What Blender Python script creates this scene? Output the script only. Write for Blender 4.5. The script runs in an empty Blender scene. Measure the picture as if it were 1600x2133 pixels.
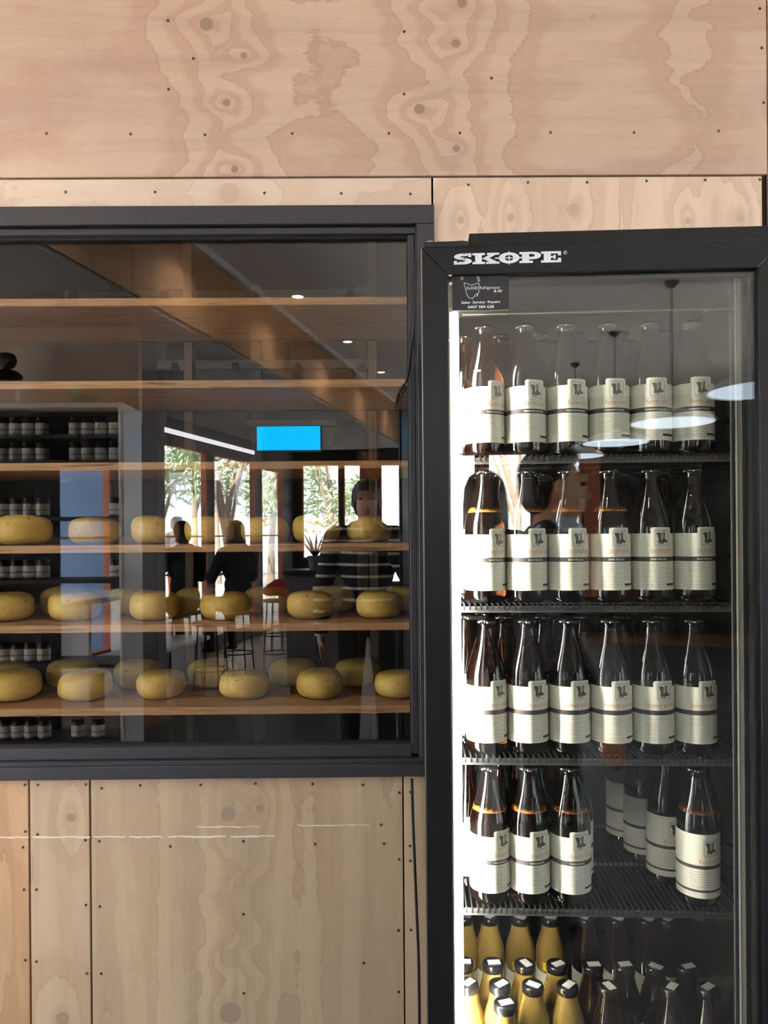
import bpy, bmesh, math, random
from mathutils import Vector, Matrix, noise

S = bpy.context.scene
COL = S.collection
rad = math.radians
R = random.Random(7)

# ------------------------------------------------------------------ camera
F, U0, V0 = 1550.0, 800.0, 1110.0        # focal length and principal point in pixels of the 1600x2133 frame
CAMZ, CAMY = 1.42, -1.90                 # the wall face is the plane y = 0
YAW, ROLL = rad(0.4), rad(0.45)
fwd = Vector((math.sin(YAW), math.cos(YAW), 0))
r0 = Vector((math.cos(YAW), -math.sin(YAW), 0)); up0 = Vector((0, 0, 1))
cr = r0 * math.cos(ROLL) - up0 * math.sin(ROLL)
cu = up0 * math.cos(ROLL) + r0 * math.sin(ROLL)
CAM = Vector((0, CAMY, CAMZ))
cd = bpy.data.cameras.new('camera'); cam = bpy.data.objects.new('camera', cd); COL.objects.link(cam)
m = Matrix((cr, cu, -fwd)).transposed().to_4x4(); m.translation = CAM
cam.matrix_world = m
cd.sensor_fit = 'AUTO'; cd.sensor_width = 36.0; cd.lens = F / 2133.0 * 36.0
cd.shift_y = (V0 - 1066.5) / 2133.0
cd.clip_start = 0.01; cd.clip_end = 200
S.camera = cam

def ray(u, v):
    return fwd + cr * ((u - U0) / F) - cu * ((v - V0) / F)
def at(u, v, y):                          # point where a sight line meets the plane y
    d = ray(u, v); return CAM + d * ((y - CAMY) / d.y)

# ------------------------------------------------------------------ world, sun, exposure
w = bpy.data.worlds.new('World'); S.world = w; w.use_nodes = True
bg = w.node_tree.nodes['Background']; bg.inputs[0].default_value = (0.80, 0.90, 1.0, 1); bg.inputs[1].default_value = 11.0
sl = bpy.data.lights.new('sun', 'SUN'); sl.energy = 75; sl.angle = rad(0.6); sl.color = (1, 0.95, 0.86)
sun = bpy.data.objects.new('sun', sl); COL.objects.link(sun)
sun.rotation_euler = (rad(-38), rad(-14), 0)      # from behind the shop roof, out over the garden
S.view_settings.view_transform = 'Standard'; S.view_settings.look = 'None'
S.view_settings.exposure = -0.05; S.view_settings.gamma = 1.0; S.view_settings.use_curve_mapping = False
cy = S.cycles
cy.max_bounces = 7; cy.diffuse_bounces = 3; cy.glossy_bounces = 3; cy.transmission_bounces = 4; cy.transparent_max_bounces = 16; cy.adaptive_threshold = 0.05
cy.caustics_reflective = False; cy.caustics_refractive = False; cy.sample_clamp_indirect = 25.0

# ------------------------------------------------------------------ mesh helpers
class MB:
    def __init__(s): s.v = []; s.f = []; s.m = []
    def add(s, vs, fs, mi=0):
        o = len(s.v); s.v += [tuple(v) for v in vs]; s.f += [tuple(i + o for i in f) for f in fs]; s.m += [mi] * len(fs); return s
    def box(s, x0, y0, z0, x1, y1, z1, mi=0, M=None):
        x0, x1 = min(x0, x1), max(x0, x1); y0, y1 = min(y0, y1), max(y0, y1); z0, z1 = min(z0, z1), max(z0, z1)
        vs = [Vector(p) for p in ((x0,y0,z0),(x1,y0,z0),(x1,y1,z0),(x0,y1,z0),(x0,y0,z1),(x1,y0,z1),(x1,y1,z1),(x0,y1,z1))]
        if M: vs = [M @ v for v in vs]
        return s.add(vs, [(3,2,1,0),(4,5,6,7),(0,1,5,4),(1,2,6,5),(2,3,7,6),(3,0,4,7)], mi)
    def lathe(s, prof, n=32, c=(0,0,0), mi=0, rf=None, cap=True):
        vs = []; fs = []
        for (r, z) in prof:
            for k in range(n):
                a = 2 * math.pi * k / n; q = r * (rf(a, z) if rf else 1)
                vs.append((c[0] + q * math.cos(a), c[1] + q * math.sin(a), c[2] + z))
        for i in range(len(prof) - 1):
            for k in range(n):
                a, b = i * n + k, i * n + (k + 1) % n
                fs.append((a, b, b + n, a + n))
        if cap and prof[0][0] > 1e-6: fs.append(tuple(reversed(range(n))))
        if cap and prof[-1][0] > 1e-6: fs.append(tuple(range((len(prof) - 1) * n, len(prof) * n)))
        return s.add(vs, fs, mi)
    def tube(s, pts, r, n=8, mi=0, closed=False):
        pts = [Vector(p) for p in pts]; N = len(pts); rs = r if isinstance(r, (list, tuple)) else [r] * N
        vs = []; fs = []
        for i, p in enumerate(pts):
            if closed: t = pts[(i + 1) % N] - pts[i - 1]
            else: t = pts[min(i + 1, N - 1)] - pts[max(i - 1, 0)]
            t.normalize()
            a = Vector((0, 0, 1)) if abs(t.z) < 0.9 else Vector((1, 0, 0))
            e1 = t.cross(a).normalized(); e2 = t.cross(e1)
            for k in range(n):
                q = 2 * math.pi * k / n
                vs.append(p + (e1 * math.cos(q) + e2 * math.sin(q)) * rs[i])
        for i in range(N if closed else N - 1):
            j = (i + 1) % N
            for k in range(n):
                fs.append((i * n + k, i * n + (k + 1) % n, j * n + (k + 1) % n, j * n + k))
        if not closed: fs += [tuple(reversed(range(n))), tuple(range((N - 1) * n, N * n))]
        return s.add(vs, fs, mi)
    def prism(s, poly, y0, y1, mi=0, M=None):     # polygon given in (x, z), pushed along y
        n = len(poly)
        vs = [Vector((x, y0, z)) for x, z in poly] + [Vector((x, y1, z)) for x, z in poly]
        if M: vs = [M @ v for v in vs]
        fs = [tuple(range(n)), tuple(reversed(range(n, 2 * n)))] + [(i, i + n, (i + 1) % n + n, (i + 1) % n) for i in range(n)]
        return s.add(vs, fs, mi)
    def ball(s, c, r, n=12, mi=0, M=None):
        r = (r, r, r) if isinstance(r, (int, float)) else r
        vs = []; fs = []; h = n // 2
        for i in range(h + 1):
            t = math.pi * i / h
            for k in range(n):
                a = 2 * math.pi * k / n
                q = Vector((r[0] * math.sin(t) * math.cos(a), r[1] * math.sin(t) * math.sin(a), -r[2] * math.cos(t)))
                vs.append(Vector(c) + (M @ q if M else q))
        for i in range(h):
            for k in range(n):
                fs.append((i * n + k, i * n + (k + 1) % n, (i + 1) * n + (k + 1) % n, (i + 1) * n + k))
        return s.add(vs, fs, mi)
    def mesh(s, name, mats, smooth=False, weld=True):
        me = bpy.data.meshes.new(name); me.from_pydata(s.v, [], s.f)
        for t in (mats if isinstance(mats, (list, tuple)) else [mats]): me.materials.append(t)
        me.polygons.foreach_set('material_index', s.m)
        if weld:
            bm = bmesh.new(); bm.from_mesh(me); bmesh.ops.remove_doubles(bm, verts=bm.verts, dist=1e-7)
            bmesh.ops.recalc_face_normals(bm, faces=bm.faces); bm.to_mesh(me); bm.free()
        if smooth:
            me.polygons.foreach_set('use_smooth', [True] * len(me.polygons))
            try: me.set_sharp_from_angle(angle=rad(40 if smooth is True else smooth))
            except Exception: pass
        me.update(); return me

def link(name, data, parent=None, M=None):
    o = bpy.data.objects.new(name, data); COL.objects.link(o)
    if parent: o.parent = parent
    if M is not None: o.matrix_local = M
    return o
def obj(name, mb, mats, parent=None, smooth=False, bevel=0, M=None):
    o = link(name, mb.mesh(name, mats, smooth), parent, M)
    if bevel:
        b = o.modifiers.new('bevel', 'BEVEL'); b.width = bevel; b.segments = 2; b.limit_method = 'ANGLE'; b.angle_limit = rad(50)
    return o
def tag(o, label=None, cat=None, group=None, kind=None):
    if label: o['label'] = label
    if cat: o['category'] = cat
    if group: o['group'] = group
    if kind: o['kind'] = kind
    return o
def empty(name, M=None, parent=None):
    o = link(name, None, parent, M); o.empty_display_size = 0.05; return o
ORD = ['first', 'second', 'third', 'fourth', 'fifth', 'sixth', 'seventh', 'eighth', 'ninth', 'tenth', 'eleventh', 'twelfth']

# ------------------------------------------------------------------ materials
def mat(name, col, rough=0.5, metal=0.0, **kw):
    t = bpy.data.materials.new(name); t.use_nodes = True
    b = t.node_tree.nodes['Principled BSDF']
    b.inputs['Base Color'].default_value = (*col, 1); b.inputs['Roughness'].default_value = rough; b.inputs['Metallic'].default_value = metal
    for k, v in kw.items():
        b.inputs[k.replace('_', ' ')].default_value = v if not isinstance(v, tuple) else (*v, 1)
    return t
def srgb(r, g, b):
    return tuple(((c / 255) / 12.92 if c / 255 < 0.04045 else ((c / 255 + 0.055) / 1.055) ** 2.4) for c in (r, g, b))
class NT:
    def __init__(s, t): s.t = t.node_tree; s.n = s.t.nodes; s.bsdf = s.n.get('Principled BSDF')
    def new(s, ty, **kw):
        n = s.n.new(ty)
        for k, v in kw.items(): setattr(n, k, v)
        return n
    def put(s, sock, v):
        if hasattr(v, 'is_output'): s.t.links.new(v, sock)
        else: sock.default_value = v
    def math(s, op, a, b=0.0, c=0.0, clamp=False):
        n = s.new('ShaderNodeMath', operation=op, use_clamp=clamp)
        for i, v in enumerate((a, b, c)): s.put(n.inputs[i], v)
        return n.outputs[0]
    def vmath(s, op, a, b=(0, 0, 0)):
        n = s.new('ShaderNodeVectorMath', operation=op); s.put(n.inputs[0], a); s.put(n.inputs[1], b)
        return n.outputs['Value'] if op in ('LENGTH', 'DISTANCE', 'DOT_PRODUCT') else n.outputs[0]
    def coord(s, what='Object'): return s.new('ShaderNodeTexCoord').outputs[what]
    def map(s, vec, loc=(0, 0, 0), scale=(1, 1, 1), rot=(0, 0, 0)):
        n = s.new('ShaderNodeMapping'); s.put(n.inputs[0], vec)
        n.inputs['Location'].default_value = loc; n.inputs['Scale'].default_value = scale; n.inputs['Rotation'].default_value = rot
        return n.outputs[0]
    def noise(s, vec, scale=5, detail=2, rough=0.5, dist=0.0):
        n = s.new('ShaderNodeTexNoise'); s.put(n.inputs['Vector'], vec); n.inputs['Scale'].default_value = scale
        n.inputs['Detail'].default_value = detail; n.inputs['Roughness'].default_value = rough; n.inputs['Distortion'].default_value = dist
        return n.outputs['Fac']
    def ramp(s, fac, stops, interp='LINEAR'):
        n = s.new('ShaderNodeValToRGB'); s.put(n.inputs[0], fac); e = n.color_ramp.elements; n.color_ramp.interpolation = interp
        while len(e) < len(stops): e.new(0.5)
        for i, (p, c) in enumerate(stops):
            e[i].position = p; e[i].color = (*c, 1) if len(c) == 3 else c
        return n.outputs[0]
    def mix(s, fac, a, b, mode='MIX'):
        n = s.new('ShaderNodeMix', data_type='RGBA', blend_type=mode); s.put(n.inputs[0], fac)
        for i, v in ((6, a), (7, b)): s.put(n.inputs[i], v if hasattr(v, 'is_output') else (*v, 1))
        return n.outputs[2]
    def bump(s, h, strength=0.3, dist=0.002):
        n = s.new('ShaderNodeBump'); n.inputs['Strength'].default_value = strength; n.inputs['Distance'].default_value = dist
        s.put(n.inputs['Height'], h); s.put(s.bsdf.inputs['Normal'], n.outputs[0])
    def color(s, c): s.put(s.bsdf.inputs['Base Color'], c)

def ply(name, horiz, light, mid, dark, knots=(), seed=0.0, freq=2.2, grey=(0.30, 0.25, 0.22), contrast=1.0, ridges=()):
    """rotary-cut pine plywood: contour figure of the growth rings, knots where listed (x, z, radius)"""
    t = mat(name, light, 0.62); g = NT(t); P = g.coord()
    sc = (0.85, 1, 2.4) if horiz else (4.6, 1, 0.42)
    warp = g.noise(g.map(P, (seed, 0, seed * 1.7), (4, 4, 4)), 1.6, 3, 0.6)
    f = g.noise(g.map(P, (seed * 3.1, 0, seed), sc), 1.3, 3, 0.5, 0.55)
    f = g.math('ADD', g.math('MULTIPLY', f, freq), g.math('MULTIPLY', warp, 0.35))
    sx = g.new('ShaderNodeSeparateXYZ'); g.put(sx.inputs[0], P)
    for (rx_, rw, ra) in ridges:              # columns of knots: the rings run up and down past them
        dx = g.math('DIVIDE', g.math('ADD', g.math('SUBTRACT', sx.outputs[0], rx_), g.math('MULTIPLY', g.math('SUBTRACT', g.noise(g.map(P, (rx_ * 9, 0, 0), (0.3, 1, 5)), 1.5, 2), 0.5), 0.30)), rw)
        f = g.math('ADD', f, g.math('MULTIPLY', g.math('EXPONENT', g.math('MULTIPLY', g.math('ABSOLUTE', dx), -1.0)), ra))
    kd = None
    for (kx, kz, kr) in knots:
        a = (0.55, 1, 1.0) if horiz else (1.0, 1, 0.5)
        d = g.vmath('LENGTH', g.vmath('MULTIPLY', g.vmath('SUBTRACT', P, (kx, 0, kz)), (a[0], 0, a[2])))
        f = g.math('ADD', f, g.math('MULTIPLY', g.math('EXPONENT', g.math('MULTIPLY', d, -1 / (kr * 4.0))), 1.05))
        d2 = g.math('DIVIDE', g.vmath('LENGTH', g.vmath('MULTIPLY', g.vmath('SUBTRACT', P, (kx, 0, kz)), (1, 0, 1))), kr)
        kd = d2 if kd is None else g.math('MINIMUM', kd, d2)
    jag = g.noise(g.map(P, scale=(14, 14, 60) if horiz else (60, 14, 9)), 2.0, 4, 0.75)
    f = g.math('ADD', f, g.math('MULTIPLY', jag, 0.11))
    fr = g.math('FRACT', g.math('MULTIPLY', f, 2.3))
    band = g.ramp(fr, [(0.0, light), (0.40, light), (0.62, mid), (0.90, mid), (0.955, tuple(0.45 * a_ + 0.55 * b__ for a_, b__ in zip(mid, dark))), (0.985, light), (1.0, light)])
    st = g.noise(g.map(P, (seed * 2, 1, 0), (1.2, 1, 13) if horiz else (13, 1, 0.9)), 1.5, 3, 0.55, 0.3)
    band = g.mix(g.math('MULTIPLY', g.math('SUBTRACT', st, 0.42, clamp=True), 1.5 * contrast, clamp=True), band, tuple(0.74 * q_ * k_ for q_, k_ in zip(mid, (1.0, 1.03, 1.08))))
    st2 = g.noise(g.map(P, (seed * 5, 1, 3), (2.5, 1, 45) if horiz else (45, 1, 1.6)), 1.5, 3, 0.6, 0.2)
    band = g.mix(g.math('MULTIPLY', g.math('SUBTRACT', st2, 0.50, clamp=True), 1.1 * contrast, clamp=True), band, dark)
    broad = g.noise(g.map(P, (seed, 3, 2), (0.8, 1, 0.8)), 2.2, 3, 0.6)
    c = g.mix(g.math('MULTIPLY', g.math('SUBTRACT', broad, 0.38, clamp=True), 1.1, clamp=True), band, tuple(x * 0.84 for x in mid))
    grain = g.noise(g.map(P, scale=(6, 6, 190) if horiz else (190, 6, 6)), 2.2, 4, 0.65)
    c = g.mix(g.math('MULTIPLY', grain, 0.26 * contrast), c, tuple(x * 0.62 for x in mid))
    blot = g.noise(g.map(P, scale=(26, 26, 26)), 3.0, 4, 0.7)
    c = g.mix(g.math('MULTIPLY', g.math('SUBTRACT', blot, 0.5, clamp=True), 0.55), c, tuple(min(1, x * 1.25) for x in light))
    if kd is not None:
        c = g.mix(g.ramp(kd, [(0.0, (1,) * 3), (0.85, (0.8,) * 3), (1.0, (0.9,) * 3), (1.12, (0,) * 3)]), c, grey)
        halo = g.ramp(g.math('MULTIPLY', kd, 0.25), [(0.0, (0.5,) * 3), (0.35, (0.25,) * 3), (0.62, (0,) * 3)])
        c = g.mix(halo, c, tuple(x * 0.8 for x in mid))
    g.color(c); g.bump(grain, 0.12, 0.001)
    return t

def wood(name, a, b, axis=0, scale=1.0, rough=0.55):
    t = mat(name, a, rough); g = NT(t); P = g.coord()
    sc = [38 * scale] * 3; sc[axis] = 1.6 * scale
    n = g.noise(g.map(P, scale=tuple(sc)), 1.0, 4, 0.6, 0.6)
    n2 = g.noise(P, 6 * scale, 3)
    c = g.ramp(n, [(0.30, b), (0.48, a), (0.62, tuple(x * 0.8 for x in a)), (0.75, b)])
    g.color(g.mix(g.math('MULTIPLY', n2, 0.3), c, tuple(x * 0.7 for x in b))); g.bump(n, 0.15, 0.001)
    return t

def glass_pane(name, f0, tint=(1, 1, 1)):
    """clear flat glass: transparent, with a mirror share that grows at glancing angles"""
    t = bpy.data.materials.new(name); t.use_nodes = True; g = NT(t)
    g.n.remove(g.bsdf)
    lw = g.new('ShaderNodeLayerWeight'); lw.inputs[0].default_value = 0.5
    p5 = g.math('POWER', lw.outputs['Facing'], 4.0)
    fac = g.math('ADD', f0, g.math('MULTIPLY', p5, 1 - f0), clamp=True)
    tr = g.new('ShaderNodeBsdfTransparent'); tr.inputs[0].default_value = (*tint, 1)
    gl = g.new('ShaderNodeBsdfGlossy'); gl.inputs['Roughness'].default_value = 0.0
    mx = g.new('ShaderNodeMixShader'); g.put(mx.inputs[0], fac)
    g.t.links.new(tr.outputs[0], mx.inputs[1]); g.t.links.new(gl.outputs[0], mx.inputs[2])
    g.t.links.new(mx.outputs[0], g.n['Material Output'].inputs[0])
    return t
def emis(name, col, st):
    t = mat(name, (0, 0, 0), 0.5); b = t.node_tree.nodes['Principled BSDF']
    b.inputs['Emission Color'].default_value = (*col, 1); b.inputs['Emission Strength'].default_value = st
    return t

M_FRAME = mat('anodised_frame', srgb(62, 60, 65), 0.42, 0.25)
M_BLACK = mat('black_powder_coat', (0.011, 0.010, 0.011), 0.36, Specular_IOR_Level=0.32)
M_RUBBER = mat('black_rubber', (0.006, 0.006, 0.006), 0.6)
M_LINER = mat('dark_liner', (0.009, 0.008, 0.008), 0.16)
M_STEEL = mat('brushed_steel', (0.42, 0.41, 0.38), 0.28, 1.0)
M_SCREW = mat('screw_zinc', (0.10, 0.075, 0.05), 0.45, 0.6)
M_WIN = glass_pane('window_glass', 0.092)
M_DOORGLASS = glass_pane('fridge_glass', 0.06, (0.97, 0.98, 0.97))
M_OUTGLASS = glass_pane('outside_glass', 0.03)
M_CLEAR = glass_pane('clear_jar_glass', 0.06)
M_DARKWALL = mat('store_wall_dark', (0.035, 0.028, 0.022), 0.8)
M_CEIL = mat('white_ceiling_paint', (0.84, 0.82, 0.79), 0.8)
M_WALLP = mat('grey_wall_paint', (0.16, 0.15, 0.155), 0.7)
M_CHAR = mat('charcoal_paint', (0.05, 0.048, 0.052), 0.6)
M_CEDAR = wood('cedar_window_timber', srgb(190, 105, 70), srgb(130, 62, 40), 2)
M_WHITE = mat('white_laminate', (0.75, 0.74, 0.72), 0.35)
M_INK = mat('ink_dark_brown', srgb(62, 50, 48), 0.6)
M_BOOT = mat('ink_boot_grey', srgb(92, 79, 72), 0.6)
M_RED = mat('ink_red_orange', srgb(214, 112, 84), 0.6)
M_PAPER = mat('label_paper_cream', srgb(238, 232, 214), 0.6)
M_PAPER2 = mat('label_paper_far', srgb(236, 230, 210), 0.6)
M_MICRO = mat('ink_fine_print', srgb(168, 158, 144), 0.6)

# ================================================================== SETTING: the plywood wall
def rect(u0, v0, u1, v1, y):
    um, vm = (u0 + u1) / 2, (v0 + v1) / 2
    return at(u0, vm, y).x, at(um, v1, y).z, at(u1, vm, y).x, at(um, v0, y).z
FLOORZ, CEILZ = 0.0, 3.3
xWL = at(-420, 1000, 0).x                       # left end of the cheese window opening
zHT = at(450, 432, 0).z; zSB = at(450, 1618, 0).z; xJR = at(904, 440, 0).x
XL, XR = -3.85, 5.0
wall = empty('wall_back'); tag(wall, 'wall lined with whitewashed pine plywood sheets around window and fridge', kind='structure')
b = MB()
b.box(XL, 0.013, zHT, XR, 0.12, CEILZ); b.box(XL, 0.013, FLOORZ, XR, 0.12, zSB)
b.box(xJR, 0.013, zSB, XR, 0.12, zHT); b.box(XL, 0.013, zSB, xWL, 0.12, zHT)
obj('wall_core', b, mat('wall_core_dark', (0.03, 0.014, 0.01), 0.9), wall)

def K(u, v, r): p = at(u, v, 0); return (p.x, p.z, r * 1.9 / F)
kn_top = [K(430, 50, 14), K(508, 116, 7), K(472, 214, 8), K(489, 352, 8), K(950, 90, 9), K(874, 227, 11), K(951, 309, 8), K(963, 6, 10)]
P_TOP = ply('plywood_horizontal_grain', True, srgb(208, 178, 157), srgb(194, 160, 140), srgb(168, 132, 114), kn_top, 1.3, 1.5, srgb(128, 102, 82), 1.0, [(at(455, 150, 0).x, 0.10, 0.62), (at(925, 150, 0).x, 0.12, 0.66), (at(1440, 80, 0).x, 0.09, 0.4)])
P_STRIP = ply('plywood_pale_strip', True, srgb(222, 199, 178), srgb(214, 188, 166), srgb(196, 166, 144), [K(478, 402, 21)], 4.1, 1.3, srgb(190, 160, 140), 0.6)
P_RIGHT = ply('plywood_pale_vertical', False, srgb(226, 199, 176), srgb(214, 185, 160), srgb(186, 154, 132), [K(1194, 437, 14), K(960, 458, 8), K(1064, 453, 8), K(1433, 460, 7), K(1543, 455, 8)], 6.4, 2.0, srgb(178, 156, 145), 0.6)
P_LOW = ply('plywood_low_vertical', False, srgb(208, 180, 148), srgb(196, 166, 136), srgb(170, 138, 114), [K(476, 1696, 15), K(541, 1684, 8), K(480, 2110, 22)], 2.2, 1.5, srgb(150, 128, 116), 1.2, [(at(490, 1800, 0).x, 0.10, 0.5)])
P_LOWN = ply('plywood_low_narrow', False, srgb(212, 182, 150), srgb(200, 168, 138), srgb(178, 144, 116), [K(148, 1703, 9), K(130, 2122, 14)], 8.2, 1.2, srgb(150, 118, 92))
P_LOWO = ply('plywood_low_orange', False, srgb(214, 172, 132), srgb(200, 154, 114), srgb(170, 120, 84), [K(-60, 1900, 14)], 9.5, 1.8, srgb(150, 110, 80))
zJ1, zJ2 = at(800, 366, 0).z, at(800, 370.5, 0).z
def panel(u0, v0, u1, v1, m_, label=None, zt=None, zb=None):
    x0, z0, x1, z1 = rect(u0, v0, u1, v1, 0)
    if zt is not None: z1 = zt
    if zb is not None: z0 = zb
    o = obj('plywood_panel', MB().box(x0, 0, z0, x1, 0.012, z1), m_, wall, bevel=0.0012)
    if label: o['label'] = label
    return o
pn_top = panel(-1000, -400, 1596, 366, P_TOP, 'wide knotty plywood sheet above window and fridge', CEILZ - 0.002, zJ1)
pn_topr = panel(1599, -400, 2600, 366, P_TOP, None, CEILZ - 0.002, 0.0)
pn_strip = panel(-1000, 371, 903.5, 431, P_STRIP, 'narrow pale plywood strip above the window', zJ2, zHT + 0.003)
pn_right = panel(906, 371, 1596, 2600, P_RIGHT, 'pale plywood sheet behind the fridge top', zJ2, 0.0)
pn_l1 = panel(-1000, 1620, 62, 2600, P_LOWO, 'orange-tinged plywood sheet at the lower left edge', zSB - 0.002, 0.0)
pn_l2 = panel(66, 1620, 189, 2600, P_LOWN, 'narrow plywood strip under the window', zSB - 0.002, 0.0)
pn_l3 = panel(193, 1620, 842, 2600, P_LOW, 'wide plywood sheet under the window', zSB - 0.002, 0.0)
pn_l4 = panel(845, 1620, 902, 2600, P_LOWN, 'plywood offcut strip beside the fridge', zSB - 0.002, 0.0)
# countersunk screws
sm = MB()
sm.lathe([(0.0036, 0.0), (0.0036, 0.0006), (0.0026, 0.0009), (0.0012, 0.0004), (0.0, 0.0002)], 10)
scr_me = sm.mesh('screw', M_SCREW, True)
RX = Matrix.Rotation(rad(90), 4, 'X')
SCREWS = {
 pn_top: [(350,43),(403,122),(351,186),(97,278),(272,279),(427,281),(609,278),(842,66),(842,196),(1024,163),(810,278),(958,277),(1147,276),(1321,276),(1497,273),(1583,18),(1587,100),(1591,214),(-20,279)],
 pn_strip: [(137,400),(323,400),(551,402),(711,403),(855,404)],
 pn_right: [(976,385),(1100,380),(1223,380),(1347,377),(1469,375),(1583,374)],
 pn_l1: [(52,1635),(53,1732),(48,1765),(50,1853),(53,2000),(-60,1640)],
 pn_l2: [(79,1635),(179,1634),(78,1738),(178,1750),(76,1853),(179,1885),(76,2003),(181,2028)],
 pn_l3: [(212,1642),(292,1636),(418,1635),(532,1632),(651,1633),(756,1635),(207,1752),(208,1888),(211,2028),(355,1763),(507,1752),(507,1904),(508,2069),(657,1758),(800,1757),(794,1718),(832,1651),(832,1790),(830,1938),(831,2066),(758,2006)],
 pn_l4: [(855,1650),(854,1762),(855,1793),(856,1937)]}
for pnl, pts in SCREWS.items():
    for (u, v) in pts:
        p = at(u, v, 0); s_ = link('screw', scr_me, pnl)
        s_.matrix_local = Matrix.Translation((p.x, 0.0, p.z)) @ RX @ Matrix.Rotation(R.random() * 3, 4, 'Z')
# scuffed paint line across the lower sheets
M_SCUFF = mat('dried_white_paint', (0.78, 0.72, 0.62), 0.8)
for pnl, segs in ((pn_l1, [(-60, 60)]), (pn_l2, [(68, 188)]), (pn_l3, [(195, 262), (270, 338), (350, 470), (480, 572)])):
    for (a, c_) in segs:
        poly = []; n = 10
        tops = [(a + (c_ - a) * i / n, 1744 - (0.004 * (a + (c_ - a) * i / n)) - R.uniform(0.4, 2.0)) for i in range(n + 1)]
        bots = [(u, v + R.uniform(2.0, 4.2)) for u, v in reversed(tops)]
        poly = [(at(u, v, 0).x, at(u, v, 0).z) for u, v in tops + bots]
        obj('paint_scuff', MB().prism(poly, -0.0006, 0.0), M_SCUFF, pnl)
for (a, c_, v) in ((410, 540, 1721), (620, 770, 1718)):
    tops = [(a + (c_ - a) * i / 12, v + R.uniform(-1.2, 1.2)) for i in range(13)]
    bots = [(u, q + R.uniform(0.8, 3.0)) for u, q in reversed(tops)]
    obj('paint_scuff', MB().prism([(at(u, q, 0).x, at(u, q, 0).z) for u, q in tops + bots], -0.0005, 0.0), M_SCUFF, pn_l3)

# ------------------------------------------------------------------ the cheese window
win = empty('window_1'); tag(win, 'dark grey aluminium framed window into the cheese room', kind='structure')
def wz(v): return at(450, v, 0).z
xO = xJR; xI = at(868, 900, 0).x; xG = at(853, 900, 0).x
YG = 0.032
f = MB(); f.box(xWL, -0.012, wz(471), xO, 0.05, zHT); obj('frame_head', f, M_FRAME, win, bevel=0.002)
f = MB(); f.box(xWL, 0.002, wz(487), xI, 0.05, wz(474)); obj('frame_head_bead', f, M_FRAME, win, bevel=0.0015)
f = MB(); f.box(xI + 0.003, -0.012, wz(1590), xO, 0.05, wz(471.5)); obj('frame_jamb', f, M_FRAME, win, bevel=0.002)
f = MB(); f.box(xI - 0.001, -0.004, wz(1590), xI + 0.003, 0.04, wz(474)); obj('frame_jamb_bead', f, M_FRAME, win, bevel=0.001)
f = MB(); f.box(xG, 0.006, wz(1576), xI - 0.002, 0.05, wz(489)); obj('sash_stile', f, M_FRAME, win, bevel=0.0015)
f = MB(); f.box(xWL, 0.004, wz(1581), xG, 0.05, wz(1557)); obj('sash_rail', f, M_FRAME, win, bevel=0.0015)
f = MB(); f.box(xWL, -0.014, wz(1590), xO, 0.05, wz(1581.5)); obj('frame_sill_bead', f, mat('bead_bright', (0.09, 0.085, 0.09), 0.3, 0.6), win, bevel=0.001)
f = MB(); f.box(xWL, -0.016, zSB, xO, 0.05, wz(1590.5)); obj('frame_sill', f, M_FRAME, win, bevel=0.002)
f = MB(); f.box(xWL, -0.012, zSB, xWL + 0.04, 0.05, zHT); obj('frame_jamb', f, M_FRAME, win, bevel=0.002)
f = MB(); f.box(xWL, 0.024, wz(490.5), xG, 0.04, wz(487)); f.box(xG - 0.0025, 0.024, wz(1557), xG, 0.04, wz(488)); f.box(xWL, 0.024, wz(1557.5), xG, 0.04, wz(1554.5))
obj('glazing_gasket', f, M_RUBBER, win)
f = MB(); f.box(xWL, YG, wz(1556), xG - 0.001, YG + 0.005, wz(488)); obj('glass', f, M_WIN, win)
fs_me = MB().lathe([(0.0022, 0), (0.002, 0.0008), (0, 0.001)], 8).mesh('screw', M_RUBBER, True)
for (u, v) in ((2, 462), (305, 436), (305, 462), (556, 462), (853, 435), (853, 460), (895, 459), (874, 480)):
    p = at(u, v, 0); link('screw', fs_me, win, Matrix.Translation((p.x, -0.0121 if v < 470 else -0.0041, p.z)) @ RX)

# ------------------------------------------------------------------ cheese room behind the glass
YB = 2.3; xCR = at(866, 1000, 0.14).x + 0.004
fl = MB().box(XL, 0.12, 0.0, xCR + 0.2, YB, 0.03); tag(obj('floor_cheese_room', fl, M_CHAR), kind='structure')
cl = MB().box(XL, 0.12, CEILZ - 0.5, xCR + 0.2, YB, CEILZ - 0.45); tag(obj('ceiling_cheese_room', cl, M_DARKWALL), kind='structure')
wb = MB().box(XL, YB, 0, xCR + 0.2, YB + 0.05, CEILZ - 0.45); tag(obj('wall_cheese_room_back', wb, M_DARKWALL), kind='structure')
wb = MB().box(xCR + 0.19, 0.12, 0, xCR + 0.24, YB, CEILZ - 0.45); tag(obj('wall_cheese_room_right', wb, M_DARKWALL), kind='structure')
wb = MB().box(XL - 0.05, 0.12, 0, XL, YB, CEILZ - 0.45); tag(obj('wall_cheese_room_left', wb, M_DARKWALL), kind='structure')
M_BOARD = wood('spruce_board', srgb(190, 140, 88), srgb(96, 60, 30), 0, 2.6)
M_BOARDE = M_BOARD
YF, YK = 0.13, 0.50
edges = [636, 808, 978, 1150, 1316, 1489]
BT = 0.0215
BZ = [at(450, v, YF).z + BT for v in edges]           # top faces of the boards
bn = ['topmost', 'second', 'third', 'fourth', 'fifth', 'lowest']
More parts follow.
